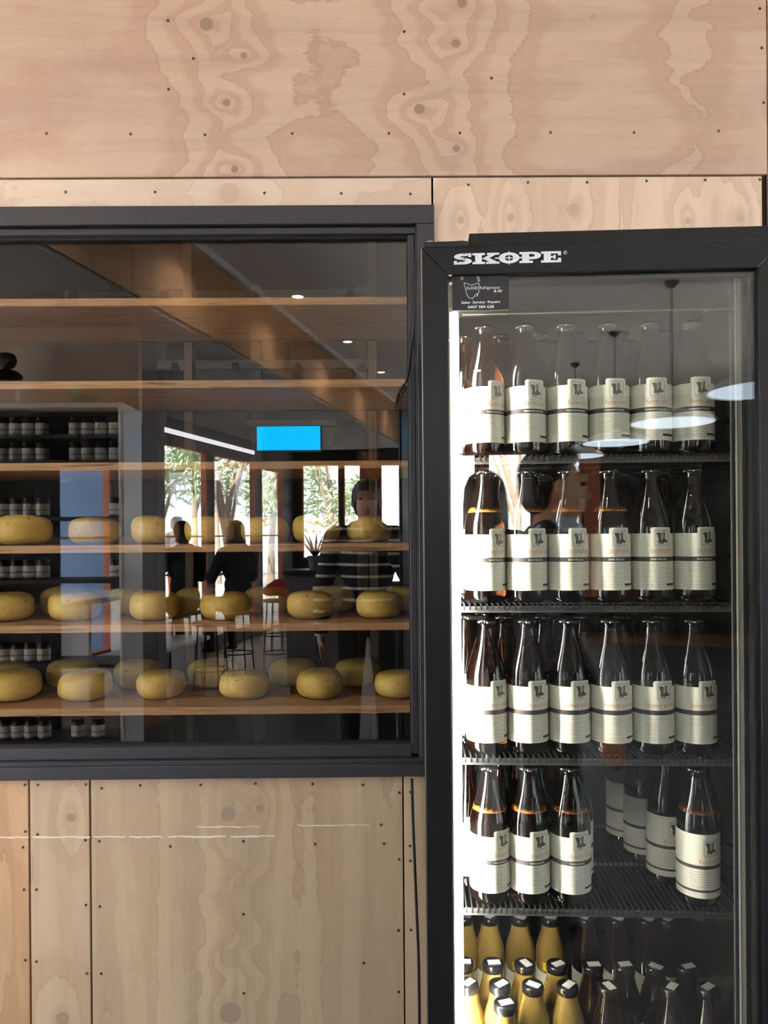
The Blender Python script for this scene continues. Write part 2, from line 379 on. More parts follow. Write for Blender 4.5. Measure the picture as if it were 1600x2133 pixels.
for i, z in enumerate(BZ):
    b = MB().box(xWL - 0.1, YF, z - BT, xCR, YK, z)
    o = obj('cheese_board', b, M_BOARD, bevel=0.002)
    tag(o, ['empty pine shelf board, topmost behind the cheese window', 'empty pine shelf board, second from the top behind the cheese window', 'empty pine shelf board just above the rows of cheese', 'pine shelf board under the upper row of cheese wheels', 'pine shelf board under the middle rows of cheese wheels', 'pine shelf board under the lowest rows of cheese wheels'][i], 'shelf board', 'cheese ripening boards')
# back rack that carries the boards, and a second, emptier rack deeper in
rk = empty('ripening_rack', Matrix.Translation((0, 0, 0.03))); tag(rk, 'timber and steel ripening rack carrying the cheese boards', 'rack')
M_RACKW = wood('rack_timber', srgb(112, 86, 60), srgb(76, 56, 38), 2)
for u in (-300, 395, 776):
    x = at(u, 800, 0.54).x
    obj('post', MB().box(x - 0.014, 0.52, 0.0, x + 0.014, 0.57, 2.35), M_RACKW, rk, bevel=0.002)
for i, z in enumerate(BZ):
    obj('rail', MB().box(xWL - 0.1, 0.501, z - BT - 0.03, xCR, 0.519, z - BT + 0.012), M_RACKW, rk)
r2 = empty('storage_rack', Matrix.Translation((0, 0, 0.03))); tag(r2, 'dim rack with pale rails at the back of the cheese room', 'rack')
for u in (340, 535, 752):
    x = at(u, 800, 1.75).x
    obj('post', MB().box(x - 0.025, 1.72, 0.0, x + 0.025, 1.77, 2.6), M_RACKW, r2)
M_RAILP = mat('pale_galvanised_rail', (0.38, 0.36, 0.33), 0.5)
for (v0, v1, ua, ub) in ((606, 624, 140, 770), (752, 770, 330, 770), (876, 890, 515, 700), (930, 940, 690, 790)):
    za, zb = at(450, v1, 1.7).z - 0.03, at(450, v0, 1.7).z - 0.03
    obj('rail', MB().box(at(ua, 800, 1.7).x, 1.68, za, at(ub, 800, 1.7).x, 1.72, zb), M_RAILP if v0 < 800 else M_RACKW, r2, bevel=0.003)
for (v, us) in ((613, (150, 342, 535, 730)), (765, (365, 490, 622, 755))):
    for u in us:
        p = at(u, v, 1.66); obj('bracket', MB().prism([(-0.02, -0.02), (0.02, -0.02), (0.012, 0.02), (-0.012, 0.02)], 0, 0.03), M_CHAR, r2, M=Matrix.Translation((p.x, 1.65, p.z - 0.03)))

# ------------------------------------------------------------------ cheese wheels
t = mat('cheese_rind_ochre', srgb(205, 168, 80), 0.5); g = NT(t); P = g.coord()
n1 = g.noise(P, 9, 4, 0.6); n2 = g.noise(P, 85, 3, 0.65); n3 = g.noise(g.map(P, scale=(1, 1, 2.0)), 60, 2, 0.65)
c = g.ramp(n1, [(0.3, srgb(196, 156, 62)), (0.55, srgb(214, 180, 86)), (0.75, srgb(224, 194, 106))])
pit = g.ramp(n3, [(0.0, (1,) * 3), (0.29, (1,) * 3), (0.345, (0,) * 3)])
c = g.mix(g.math('MULTIPLY', n2, 0.42), c, srgb(160, 112, 40)); c = g.mix(g.math('MULTIPLY', pit, 0.75), c, srgb(92, 66, 26)); g.color(c)
g.bump(g.math('SUBTRACT', g.math('ADD', n2, g.math('MULTIPLY', n1, 1.5)), pit), 0.5, 0.002)
M_CHEESE = t
def cheese_mesh(seed, r=0.075, h=0.084):
    prof = []
    for k in range(19):
        a = -math.pi / 2 + math.pi * k / 18
        ex = 0.52
        cx = abs(math.cos(a)) ** ex; sz = math.copysign(abs(math.sin(a)) ** 0.75, math.sin(a))
        prof.append((r * (0.0 if k in (0, 18) else cx), h / 2 + h / 2 * sz))
    b = MB(); b.lathe(prof, 40)
    out = []
    for v in b.v:
        p = Vector(v); q = p * 14 + Vector((seed * 3.7, seed, 0))
        d = noise.noise(q) * 0.0035 + noise.noise(q * 3) * 0.0012
        hr = Vector((p.x, p.y, (p.z - h / 2)))
        if p.z > 0.004: p += hr.normalized() * d
        sq = 1 + 0.03 * math.sin(2 * math.atan2(p.y, p.x) + seed)
        p.x *= sq; p.y *= sq
        p.z *= 1 + (0.05 * p.x / r) * math.sin(seed * 2)
        out.append(tuple(p))
    b.v = out
    return b.mesh('cheese', M_CHEESE, 80)
CH = [cheese_mesh(i + 1.0) for i in range(6)]
rows = [  # (board index, y, label row, [(u centre, px width)])
 (3, 0.27, 'upper row', [(-75, 106), (55, 111), (196, 103), (323, 104), (438, 104), (553, 103), (661, 101), (770, 98)]),
 (4, 0.255, 'middle front row', [(14, 106), (156, 109), (322, 104), (470, 103), (646, 102), (790, 98)]),
 (4, 0.415, 'middle back row', [(140, 105), (277, 100), (412, 100), (556, 98), (690, 100), (846, 96)]),
 (3, 0.415, 'upper back row', [(500, 94)]),
 (5, 0.255, 'lowest front row', [(30, 106), (178, 107), (332, 104), (507, 101), (664, 100), (826, 98)]),
 (5, 0.415, 'lowest back row', [(0, 104), (149, 104), (290, 100), (442, 102), (607, 98), (745, 96)])]
for (bi, y, nm, lst) in rows:
    vis = [q for q in lst if q[0] > -60]
    for (u, wpx) in lst:
        if u < -60: continue
        i = vis.index((u, wpx)); L = y - CAMY
        x = at(u, 1200, y).x; yy = y + R.uniform(-0.012, 0.012)
        s_ = (wpx * L / F) / 0.153
        lab = 'ochre cheese wheel behind the window, %s, %s' % (nm, (ORD[i] + ' from the left') if len(vis) > 1 else 'partly hidden')
        o = link('cheese', R.choice(CH), None, Matrix.Translation((x, yy, BZ[bi])) @ Matrix.Rotation(R.random() * 6.28, 4, 'Z') @ Matrix.Diagonal((s_, s_, s_ * R.uniform(0.96, 1.04), 1)))
        tag(o, lab, 'cheese', 'cheese wheels on the ripening boards')
# dark bell-shaped cover on the rear rack
p = at(728, 935, 1.70)
dm = MB().lathe([(0.10, 0), (0.098, 0.02), (0.085, 0.06), (0.055, 0.10), (0.02, 0.118), (0, 0.12)], 24)
o = obj('cheese_cover', dm, mat('brown_dome', (0.05, 0.03, 0.022), 0.5), None, True, M=Matrix.Translation((p.x, 1.70, at(450, 930, 1.7).z)))
tag(o, 'dark brown domed cover on the rear rack of the cheese room', 'cover')
# unseen lamp batten, added inside the cheese room to light the front boards
la = empty('added_lamp', Matrix.Translation((-0.4, 0.30, CEILZ - 0.5))); tag(la, 'added warm batten lamp, unseen on the cheese room ceiling', 'lamp')
obj('housing', MB().box(-0.7, -0.04, -0.04, 0.7, 0.04, 0.0), M_WHITE, la, bevel=0.004)
obj('tube', MB().tube([(-0.66, 0, -0.055), (0.66, 0, -0.055)], 0.013, 10), emis('warm_tube', (1, 0.80, 0.55), 3.0), la, True)

# ================================================================== DISPLAY FRIDGE
FTH = rad(-3.0)
_d = ray(882, 1000); _p = CAM + _d * (1.22 / _d.y)
FR = Matrix.Translation((_p.x, _p.y, 0)) @ Matrix.Rotation(FTH, 4, 'Z'); FRI = FR.inverted()
def fw(u, v, ly):                       # sight line met with the plane at depth ly inside the fridge, in fridge coordinates
    o_ = FRI @ CAM; d = FRI.to_3x3() @ ray(u, v)
    return o_ + d * ((ly - o_.y) / d.y)
FWD = 0.587                              # door width
zDT = fw(1240, 506, 0).z; zGT = fw(1240, 566, 0).z; zDB = 0.16
xGL = fw(937, 1000, 0).x; xGR = fw(1584, 1000, 0).x
zTop = fw(1240, 488, 0.03).z
fr = empty('display_fridge', FR); tag(fr, 'tall black glass-door drinks fridge with white maker name above the glass', 'fridge')
# cabinet
CD = 0.62
cab = MB(); cab.box(0.004, 0.055, 0.08, 0.03, CD, zTop); obj('side_panel', cab, M_BLACK, fr, bevel=0.002)
cab = MB(); cab.box(FWD - 0.03, 0.055, 0.08, FWD - 0.004, CD, zTop); obj('side_panel', cab, M_BLACK, fr, bevel=0.002)
cab = MB(); cab.box(0.03, 0.055, fw(1240, 600, 0.06).z + 0.01, FWD - 0.03, CD, zTop); obj('top_panel', cab, M_BLACK, fr, bevel=0.002)
cab = MB(); cab.box(0.03, CD - 0.03, 0.16, FWD - 0.03, CD, zTop - 0.1); obj('back_panel', cab, M_LINER, fr)
cab = MB(); cab.box(0.004, 0.01, 0.02, FWD - 0.004, CD, 0.155); obj('plinth', cab, M_BLACK, fr, bevel=0.004)
cab = MB(); cab.box(0.0305, 0.06, 0.155, 0.034, CD - 0.031, zTop - 0.06); cab.box(FWD - 0.034, 0.06, 0.155, FWD - 0.0305, CD - 0.031, zTop - 0.06)
obj('liner', cab, M_LINER, fr)
cab = MB(); cab.box(0.034, 0.06, 0.155, FWD - 0.034, CD - 0.03, 0.20); obj('liner_floor', cab, M_LINER, fr)
hd = MB(); hd.box(fw(976, 495, 0.03).x, 0.012, zDT + 0.0016, FWD, 0.054, zTop); obj('header_trim', hd, M_BLACK, fr, bevel=0.0015)
hg = empty('top_hinge', None, fr)
obj('hinge_plate', MB().box(0.004, 0.004, zDT + 0.001, fw(974, 500, 0.01).x, 0.05, zDT + 0.011), M_RUBBER, hg, bevel=0.002)
obj('hinge_bolt', MB().lathe([(0.006, 0), (0.006, 0.003), (0.003, 0.004), (0, 0.004)], 12, (0.065, 0.014, zDT + 0.011)), M_STEEL, hg, True)
obj('hinge_pin', MB().lathe([(0.006, 0), (0.006, 0.003), (0.003, 0.004), (0, 0.004)], 12, (0.014, 0.014, zDT + 0.011)), M_STEEL, hg, True)
for k, (x, y) in enumerate(((0.06, 0.09), (FWD - 0.06, 0.09), (0.06, CD - 0.06), (FWD - 0.06, CD - 0.06))):
    obj('foot', MB().lathe([(0.02, 0), (0.02, 0.006), (0.008, 0.008), (0.008, 0.025)], 12, (x, y, 0)), M_RUBBER, fr, True)
# door
DT = 0.04
dr = empty('door', None, fr)
def mitre(pts, name):
    o = obj(name, MB().prism(pts, 0, DT), M_BLACK, dr, bevel=0.0018); return o
e = 0.0003
mitre([(0, zDB), (xGL, zDB + 0.06), (xGL, zGT), (0, zDT)], 'door_stile')
mitre([(FWD, zDB), (FWD, zDT), (xGR, zGT), (xGR, zDB + 0.06)], 'door_stile')
mitre([(e, zDT), (xGL + e, zGT + e), (xGR - e, zGT + e), (FWD - e, zDT)], 'door_rail')
mitre([(e, zDB), (FWD - e, zDB), (xGR - e, zDB + 0.06 - e), (xGL + e, zDB + 0.06 - e)], 'door_rail')
obj('gasket', MB().box(-0.001, DT, zDB, 0.02, DT + 0.012, zDT - 0.004).box(FWD - 0.02, DT, zDB, FWD, DT + 0.012, zDT - 0.004).box(0.02, DT, zGT + 0.01, FWD - 0.02, DT + 0.012, zDT - 0.004), M_RUBBER, dr)
obj('edge_bead', MB().box(-0.0012, 0.0005, zDB, 0.0008, 0.004, zDT - 0.002), mat('bead_bronze', (0.30, 0.26, 0.2), 0.35, 0.7), dr)
zGB = zDB + 0.06
obj('glass_pane', MB().box(xGL - 0.006, 0.010, zGB - 0.005, xGR + 0.006, 0.014, zGT + 0.005), M_DOORGLASS, dr)
obj('glass_pane', MB().box(xGL - 0.006, 0.030, zGB - 0.005, xGR + 0.006, 0.034, zGT + 0.005), M_DOORGLASS, dr)
M_SPACER = mat('spacer_grey', (0.026, 0.024, 0.021), 0.55, 0.0)
sp = MB(); x = fw(1564, 1000, 0.02).x
sp.box(x, 0.0145, zGB, x + 0.010, 0.0295, zGT)
obj('spacer_bar', sp, M_SPACER, dr)
obj('spacer_bar', MB().box(xGL + 0.001, 0.0145, zGT - 0.007, x, 0.0295, zGT), M_SPACER, dr)
obj('spacer_bar', MB().box(xGL - 0.001, 0.0145, zGB, xGL + 0.003, 0.0295, zGT - 0.007), mat('spacer_cream', (0.6, 0.56, 0.44), 0.5), dr)
M_TRIML = mat('trim_light', (0.10, 0.09, 0.072), 0.5)
# trims of the door opening, seen through the glass on the right
for (ua, ub, ly0, ly1, mm) in ((1546, 1557, 0.036, 0.052, M_SPACER), (1536, 1539, 0.05, 0.058, M_TRIML), (1524, 1531, 0.06, 0.066, M_SPACER)):
    xa, xb = fw(ua, 1000, ly0).x, fw(ub, 1000, ly0).x
    obj('opening_trim', MB().box(xa, ly0, 0.2, xb, ly1, fw(1240, 580, ly0).z), mm, fr, bevel=0.0008)
obj('opening_trim', MB().box(fw(965, 650, .06).x, 0.058, fw(1240, 650, .06).z, fw(1530, 650, .06).x, 0.063, fw(1240, 648, .06).z), M_TRIML, fr)
# LED strip lamp in the left front corner
xl0, xl1 = fw(936, 1000, 0.06).x, fw(958, 1000, 0.06).x
lamp = empty('led_strip', None, fr)
obj('diffuser', MB().box(xl0, 0.060, 0.22, xl1, 0.078, fw(948, 652, 0.06).z), emis('led_white', (1.0, 0.97, 0.90), 180.0), lamp, bevel=0.004)
obj('lamp_housing', MB().box(xl0 - 0.006, 0.060, 0.2, xl0 - 0.0005, 0.080, fw(948, 652, 0.06).z + 0.004), M_WHITE, lamp)
obj('lamp_end_cap', MB().box(xl0, 0.058, fw(948, 652, 0.06).z, xl1, 0.075, fw(948, 640, 0.06).z), mat('cap_cream', (0.65, 0.6, 0.48), 0.5), lamp, bevel=0.002)

# ------------------------------------------------------------------ lettering helper
_tc = {}
def glyphs(txt, bold=0.0, res=2, shear=0.0):
    key = (txt, bold, res, shear)
    if key in _tc: return _tc[key]
    cu_ = bpy.data.curves.new('lettering', 'FONT'); cu_.body = txt; cu_.size = 1.0; cu_.resolution_u = res; cu_.offset = bold; cu_.shear = shear
    cu_.fill_mode = 'FRONT' if hasattr(cu_, 'fill_mode') else cu_.fill_mode
    o = bpy.data.objects.new('lettering', cu_); COL.objects.link(o)
    dg = bpy.context.evaluated_depsgraph_get(); me = o.evaluated_get(dg).to_mesh()
    vs = [(v.co.x, v.co.y) for v in me.vertices]; fs = [tuple(p.vertices) for p in me.polygons]
    o.evaluated_get(dg).to_mesh_clear(); bpy.data.objects.remove(o); bpy.data.curves.remove(cu_)
    x0 = min(v[0] for v in vs); x1 = max(v[0] for v in vs); y0 = min(v[1] for v in vs); y1 = max(v[1] for v in vs)
    _tc[key] = (vs, fs, x0, x1, y0, y1); return _tc[key]
def text_flat(mb, txt, x, z, w=None, h=None, y=0.0, mi=0, bold=0.0, fn=None, shear=0.0):
    """lettering on the x-z plane facing -y; left end x, foot z, fitted to width w and height h (h = of the whole ink box)"""
    vs, fs, x0, x1, y0, y1 = glyphs(txt, bold, 2, shear)
    sz = h / (y1 - y0) if h else None; sx = w / (x1 - x0) if w else sz
    if sz is None: sz = sx
    pts = [(x + (a - x0) * sx, z + (c_ - y0) * sz) for a, c_ in vs]
    if fn: mb.add([fn(*p) for p in pts], fs, mi)
    else: mb.add([(p[0], y, p[1]) for p in pts], fs, mi)
    return (x1 - x0) * sx
def bar(mb, x0, z0, x1, z1, y=0.0, mi=0, fn=None, n=1):
    for i in range(n):
        a, c_ = x0 + (x1 - x0) * i / n, x0 + (x1 - x0) * (i + 1) / n
        ps = [(a, z0), (c_, z0), (c_, z1), (a, z1)]
        mb.add([fn(*p) for p in ps] if fn else [(p[0], y, p[1]) for p in ps], [(0, 1, 2, 3)], mi)
def poly(mb, pts, y=0.0, mi=0, fn=None):
    mb.add([fn(*p) for p in pts] if fn else [(p[0], y, p[1]) for p in pts], [tuple(range(len(pts)))], mi)
def outline(mb, pts, wd, y=0.0, mi=0, closed=True, fn=None):
    n = len(pts)
    for i in range(n if closed else n - 1):
        a = Vector(pts[i]); c_ = Vector(pts[(i + 1) % n]); d = c_ - a
        if d.length < 1e-9: continue
        q = Vector((-d.y, d.x)).normalized() * wd / 2; e_ = d.normalized() * wd / 2
        k = max(1, int(d.length / 0.003)) if fn else 1
        A_, B_ = a - e_, c_ + e_
        for j in range(k):
            p0, p1 = A_.lerp(B_, j / k), A_.lerp(B_, (j + 1) / k)
            poly(mb, [tuple(p0 - q), tuple(p1 - q), tuple(p1 + q), tuple(p0 + q)], y, mi, fn)

# maker's name on the door head: heavy slab letters, a crosshair in the O
M_LOGO = mat('logo_white', (0.72, 0.73, 0.78), 0.5)
lg = MB(); X0, X1 = fw(945, 537, 0).x, fw(1170, 537, 0).x; Zb, Zt = fw(1057, 549, 0).z, fw(1057, 526, 0).z
H = Zt - Zb; W5 = X1 - X0
def LX(t): return X0 + W5 * t
def LZ(t): return Zb + H * t
def lbar(a, b_, c_, d): bar(lg, LX(a), LZ(b_), LX(c_), LZ(d))
def arcpts(cx, cz, rx, rz, a0, a1, n=14): return [(LX(cx + rx * math.cos(rad(a0 + (a1 - a0) * i / n))), LZ(cz + rz * math.sin(rad(a0 + (a1 - a0) * i / n)))) for i in range(n + 1)]
def ringseg(cx, cz, rx, rz, kx, kz, a0, a1, n=14):
    o_ = arcpts(cx, cz, rx, rz, a0, a1, n); i_ = arcpts(cx, cz, kx, kz, a0, a1, n)
    for k in range(n): poly(lg, [o_[k], o_[k + 1], i_[k + 1], i_[k]])
# S
ringseg(0.085, 0.71, 0.082, 0.29, 0.022, 0.055, 30, 270); ringseg(0.085, 0.29, 0.085, 0.29, 0.022, 0.055, 90, -150)
lbar(0.085, 0.655, 0.15, 0.345) if False else None
poly(lg, [(LX(.05), LZ(.62)), (LX(.09), LZ(.345)), (LX(.13), LZ(.38)), (LX(.09), LZ(.655))])
lbar(0.135, 0.66, 0.165, 1.0); lbar(0.002, 0.0, 0.03, 0.34); lbar(0.02, 0.0, 0.09, 0.1); lbar(0.08, 0.9, 0.15, 1.0)
# K
lbar(0.175, 0, 0.29, 0.2); lbar(0.175, 0.8, 0.29, 1); lbar(0.2, 0.2, 0.262, 0.8)
poly(lg, [(LX(.255), LZ(.42)), (LX(.335), LZ(.85)), (LX(.40), LZ(.85)), (LX(.31), LZ(.45))]); poly(lg, [(LX(.27), LZ(.5)), (LX(.33), LZ(.56)), (LX(.41), LZ(.15)), (LX(.335), LZ(.15))])
lbar(0.31, 0.82, 0.425, 1); lbar(0.30, 0, 0.425, 0.18)
# O with crosshair
ringseg(0.515, 0.5, 0.096, 0.5, 0.04, 0.27, 0, 360, 32); lbar(0.385, 0.44, 0.46, 0.56); lbar(0.57, 0.44, 0.645, 0.56)
lbar(0.511, -0.12, 0.519, 1.12); lbar(0.475, 0.465, 0.555, 0.535); ringseg(0.515, 0.5, 0.012, 0.1, 0.0, 0.0, 0, 360, 12)
# P
lbar(0.61, 0, 0.735, 0.2); lbar(0.61, 0.8, 0.70, 1); lbar(0.635, 0.2, 0.70, 0.8); ringseg(0.735, 0.665, 0.075, 0.335, 0.018, 0.1, -90, 90); lbar(0.69, 0.80, 0.74, 1.0); lbar(0.69, 0.33, 0.74, 0.56)
# E
lbar(0.81, 0, 0.995, 0.2); lbar(0.81, 0.8, 0.995, 1); lbar(0.835, 0.2, 0.9, 0.8); lbar(0.9, 0.42, 0.935, 0.58); lbar(0.925, 0.32, 0.945, 0.68); lbar(0.965, 0.62, 0.995, 0.82); lbar(0.965, 0.18, 0.995, 0.40)
text_flat(lg, '®', LX(1.015), LZ(0.68), None, H * 0.36)
lo = obj('maker_name', lg, M_LOGO, dr, M=Matrix.Translation((0, -0.0006, 0))); lo['label'] = 'white maker name in heavy slab letters'
# service sticker on the glass
M_STK = mat('sticker_black', (0.022, 0.02, 0.021), 0.55); M_STKB = mat('sticker_back_cream', (0.62, 0.58, 0.46), 0.6); M_STKW = mat('sticker_white_ink', (0.75, 0.75, 0.75), 0.6)
sx0, sz0, sx1, sz1 = fw(942, 610, 0.01).x, fw(1001, 646, 0.01).z, fw(1060, 610, 0.01).x, fw(1001, 574, 0.01).z
sw, sh = sx1 - sx0, sz1 - sz0
st = obj('service_sticker', MB().box(sx0, 0.0094, sz0, sx1, 0.0097, sz1), M_STK, dr); st['label'] = 'black service sticker with a white island outline'
obj('sticker_back', MB().box(sx0, 0.0142, sz0, sx1, 0.0145, sz1), M_STKB, dr)
pr = MB()
def sq(a, c_): return (sx0 + sw * a, sz0 + sh * (1 - c_))
isl = [(.21,.205),(.27,.23),(.34,.275),(.40,.25),(.46,.215),(.475,.225),(.472,.33),(.47,.43),(.475,.47),(.455,.52),(.45,.57),(.43,.60),(.445,.58),(.44,.53),(.41,.55),(.40,.60),(.38,.62),(.36,.67),(.30,.64),(.27,.58),(.25,.50),(.245,.42),(.22,.31)]
outline(pr, [sq(*p) for p in isl], 0.0008, 0.0092)
for c_ in ([(.165,.03),(.19,.03),(.195,.08),(.175,.12),(.16,.09)], [(.44,.04),(.46,.03),(.485,.10),(.49,.15),(.465,.17),(.455,.10)]): outline(pr, [sq(*p) for p in c_], 0.0008, 0.0092)
def stx(txt, a, c_, wd, ht, bold=0, shear=0): text_flat(pr, txt, *sq(a, c_), sw * wd, sh * ht, 0.0092, 0, bold, None, shear)
stx('ISLAND', .255, .40, .20, .085); stx('Refrigeration', .49, .425, .355, .11); stx('& Air', .735, .50, .155, .085, 0.02, 0.3)
stx('Sales', .16, .81, .15, .075, .02); stx('·', .325, .775, .012, .02, .03); stx('Service', .36, .81, .215, .075, .02); stx('·', .595, .775, .012, .02, .03); stx('Repairs', .63, .825, .215, .09, .02)
stx('0407 584 628', .275, .95, .46, .085, .02)
obj('sticker_print', pr, M_STKW, st)

# ------------------------------------------------------------------ wire shelves
BASEV = [(1264, 945), (1264, 1256), (1264, 1575), (1264, 1890)]
YROW = 0.118                              # depth of the front row of bottles
SZ = [fw(u, v, YROW - 0.034).z for u, v in BASEV] + [0.40]
xi0, xi1 = 0.036, FWD - 0.036
wm = MB().tube([(0, 0.088, -0.012), (0, 0.079, -0.008), (0, 0.081, 0.0), (0, 0.09, 0.0), (0, 0.47, 0.0)], 0.0017, 6).mesh('wire', M_RUBBER, True)
M_RAILB = mat('shelf_rail_black', (0.045, 0.043, 0.04), 0.45)
g = NT(M_RAILB); nn = g.noise(g.coord(), 260, 3, 0.7); g.bump(nn, 0.6, 0.002)
names = ['top wire shelf of the fridge, under the farm ale bottles', 'second wire shelf of the fridge, under the oxymoron bottles', 'third wire shelf of the fridge, under the honey pale ale', 'fourth wire shelf of the fridge, half empty, under the IPA bottles', 'lowest wire shelf of the fridge, under the juice bottles']
for i, z in enumerate(SZ):
    sh_ = empty('fridge_shelf', FR @ Matrix.Translation((0, 0, z - 0.0018))); tag(sh_, 'black ' + names[i], 'shelf', 'wire shelves in the fridge')
    obj('front_rail', MB().box(xi0, 0.080, -0.014, xi1, 0.088, -0.003), M_RAILB, sh_, bevel=0.002)
    obj('rear_rail', MB().box(xi0, 0.462, -0.010, xi1, 0.47, -0.003), M_RAILB, sh_, bevel=0.002)
    obj('cross_bar', MB().box(xi0, 0.27, -0.009, xi1, 0.276, -0.003), M_RAILB, sh_)
    n = 52
    for k in range(n):
        link('wire', wm, sh_, Matrix.Translation((xi0 + 0.004 + (xi1 - xi0 - 0.008) * k / (n - 1), 0, 0)))
    cm = MB().prism([(0, 0), (-0.006, 0.002), (-0.008, 0.022), (0, 0.026)], 0, 0.012)
    obj('support_clip', MB().prism([(0.004, -0.026), (-0.006, -0.002), (-0.005, 0.0), (0.004, 0.0)], 0.066, 0.078), mat('clip_cream', (0.72, 0.6, 0.36), 0.5), sh_, M=Matrix.Translation((xi1 - 0.0105, 0, -0.004)))

# ------------------------------------------------------------------ beer bottles
BR, BH = 0.0362, 0.236
prof = [(0.0, 0.003), (0.018, 0.002), (0.030, 0.0005), (0.034, 0.003), (0.0358, 0.008), (BR, 0.014), (BR, 0.128), (0.0352, 0.140), (0.0325, 0.152), (0.0285, 0.165), (0.0235, 0.180), (0.0192, 0.194), (0.0160, 0.207), (0.0142, 0.217), (0.0136, 0.222), (0.0145, 0.2235), (0.0145, 0.2265), (0.0130, 0.228), (0.0128, 0.231), (0.0, 0.231)]
t = mat('brown_beer_glass', (0.075, 0.020, 0.006), 0.02, 0.0, IOR=1.5, Transmission_Weight=0.97); M_BEER = t
bot_me = MB().lathe(prof, 40).mesh('glass', M_BEER, 40)
cp = MB(); fl_ = lambda a, z: 1 + (0.045 * math.cos(21 * a) if z < 0.004 else 0.0)
cp.lathe([(0.0128, 0.0004), (0.0160, 0.0), (0.0163, 0.0012), (0.0158, 0.0035), (0.0145, 0.0055), (0.0125, 0.0066), (0.0, 0.0070)], 84, (0, 0, 0.2285), 0, fl_)
M_CAP = mat('dark_crown_cap', (0.10, 0.095, 0.088), 0.22, 0.95); cap_me = cp.mesh('cap', M_CAP, 45)
# orange glow at the fill line, painted as a thin band around the bottle
t = mat('fill_glow_amber', srgb(205, 120, 30), 0.5); g = NT(t); nn = g.noise(g.coord(), 70, 4, 0.75)
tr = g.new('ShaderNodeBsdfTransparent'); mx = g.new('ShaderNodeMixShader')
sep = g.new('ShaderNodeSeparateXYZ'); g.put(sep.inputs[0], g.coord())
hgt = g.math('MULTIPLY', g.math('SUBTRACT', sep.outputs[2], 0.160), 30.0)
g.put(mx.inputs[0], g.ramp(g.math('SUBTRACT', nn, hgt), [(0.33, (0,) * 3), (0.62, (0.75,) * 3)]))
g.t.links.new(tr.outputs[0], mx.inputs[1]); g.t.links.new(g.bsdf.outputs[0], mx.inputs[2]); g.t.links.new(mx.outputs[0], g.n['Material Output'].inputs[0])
M_FILLGLOW = t
fill_glow_me = MB().add(*(lambda n: ([(r_ * math.cos(2 * math.pi * k / n), r_ * math.sin(2 * math.pi * k / n), z) for r_, z in ((0.0307, 0.1595), (0.0291, 0.165), (0.0268, 0.172)) for k in range(n)],
    [(i * n + k, i * n + (k + 1) % n, (i + 1) * n + (k + 1) % n, (i + 1) * n + k) for i in range(2) for k in range(n)]))(40)).mesh('fill_glow', M_FILLGLOW, True)

RL = BR + 0.0003
def cyl(r_):
    def fn(s, h): a = s / RL; return (r_ * math.sin(a), -r_ * math.cos(a), h)
    return fn
cin = cyl(RL + 0.00035)
BOOT_L = [(.06,.92),(.26,.97),(.50,.90),(.47,.62),(.46,.42),(.52,.30),(.64,.20),(.68,.08),(.60,.01),(.42,.0),(.34,.05),(.24,.08),(.22,.2),(.26,.42),(.17,.7)]
BOOT_R = [(.58,.96),(.70,1.0),(.84,.96),(.80,.66),(.80,.44),(.92,.36),(1.04,.27),(1.06,.19),(1.0,.14),(.76,.12),(.60,.19),(.56,.3),(.60,.55)]
def label_mesh(style):
    mb = MB(); n = 60; A = math.pi * 0.94; fn = cyl(RL)
    bot, top = (0.022, 0.120) if style == 'A' else (0.018, 0.128)
    for i in range(n):
        a0, a1 = -A + 2 * A * i / n, -A + 2 * A * (i + 1) / n
        mb.add([fn(a0 * RL, bot), fn(a1 * RL, bot), fn(a1 * RL, top), fn(a0 * RL, top)], [(0, 1, 2, 3)])
    if style == 'A':
        k = 12; wd = 0.019
        for i in range(k):
            s0, s1 = -wd + 2 * wd * i / k, -wd + 2 * wd * (i + 1) / k
            def th(s): return 0.1305 - 0.002 * max(0, (abs(s) - 0.017) / 0.002) ** 2
            mb.add([fn(s0, top), fn(s1, top), fn(s1, th(s1)), fn(s0, th(s0))], [(0, 1, 2, 3)])
    return mb.mesh('label', M_PAPER, True)
def micro(mb, x0, x1, z, h=0.0009, mi=3):
    x = x0
    while x < x1:
        l = R.uniform(0.002, 0.008); bar(mb, x, z, min(x + l, x1), z + h, 0, mi, cin, 2); x += l + R.uniform(0.0008, 0.002)
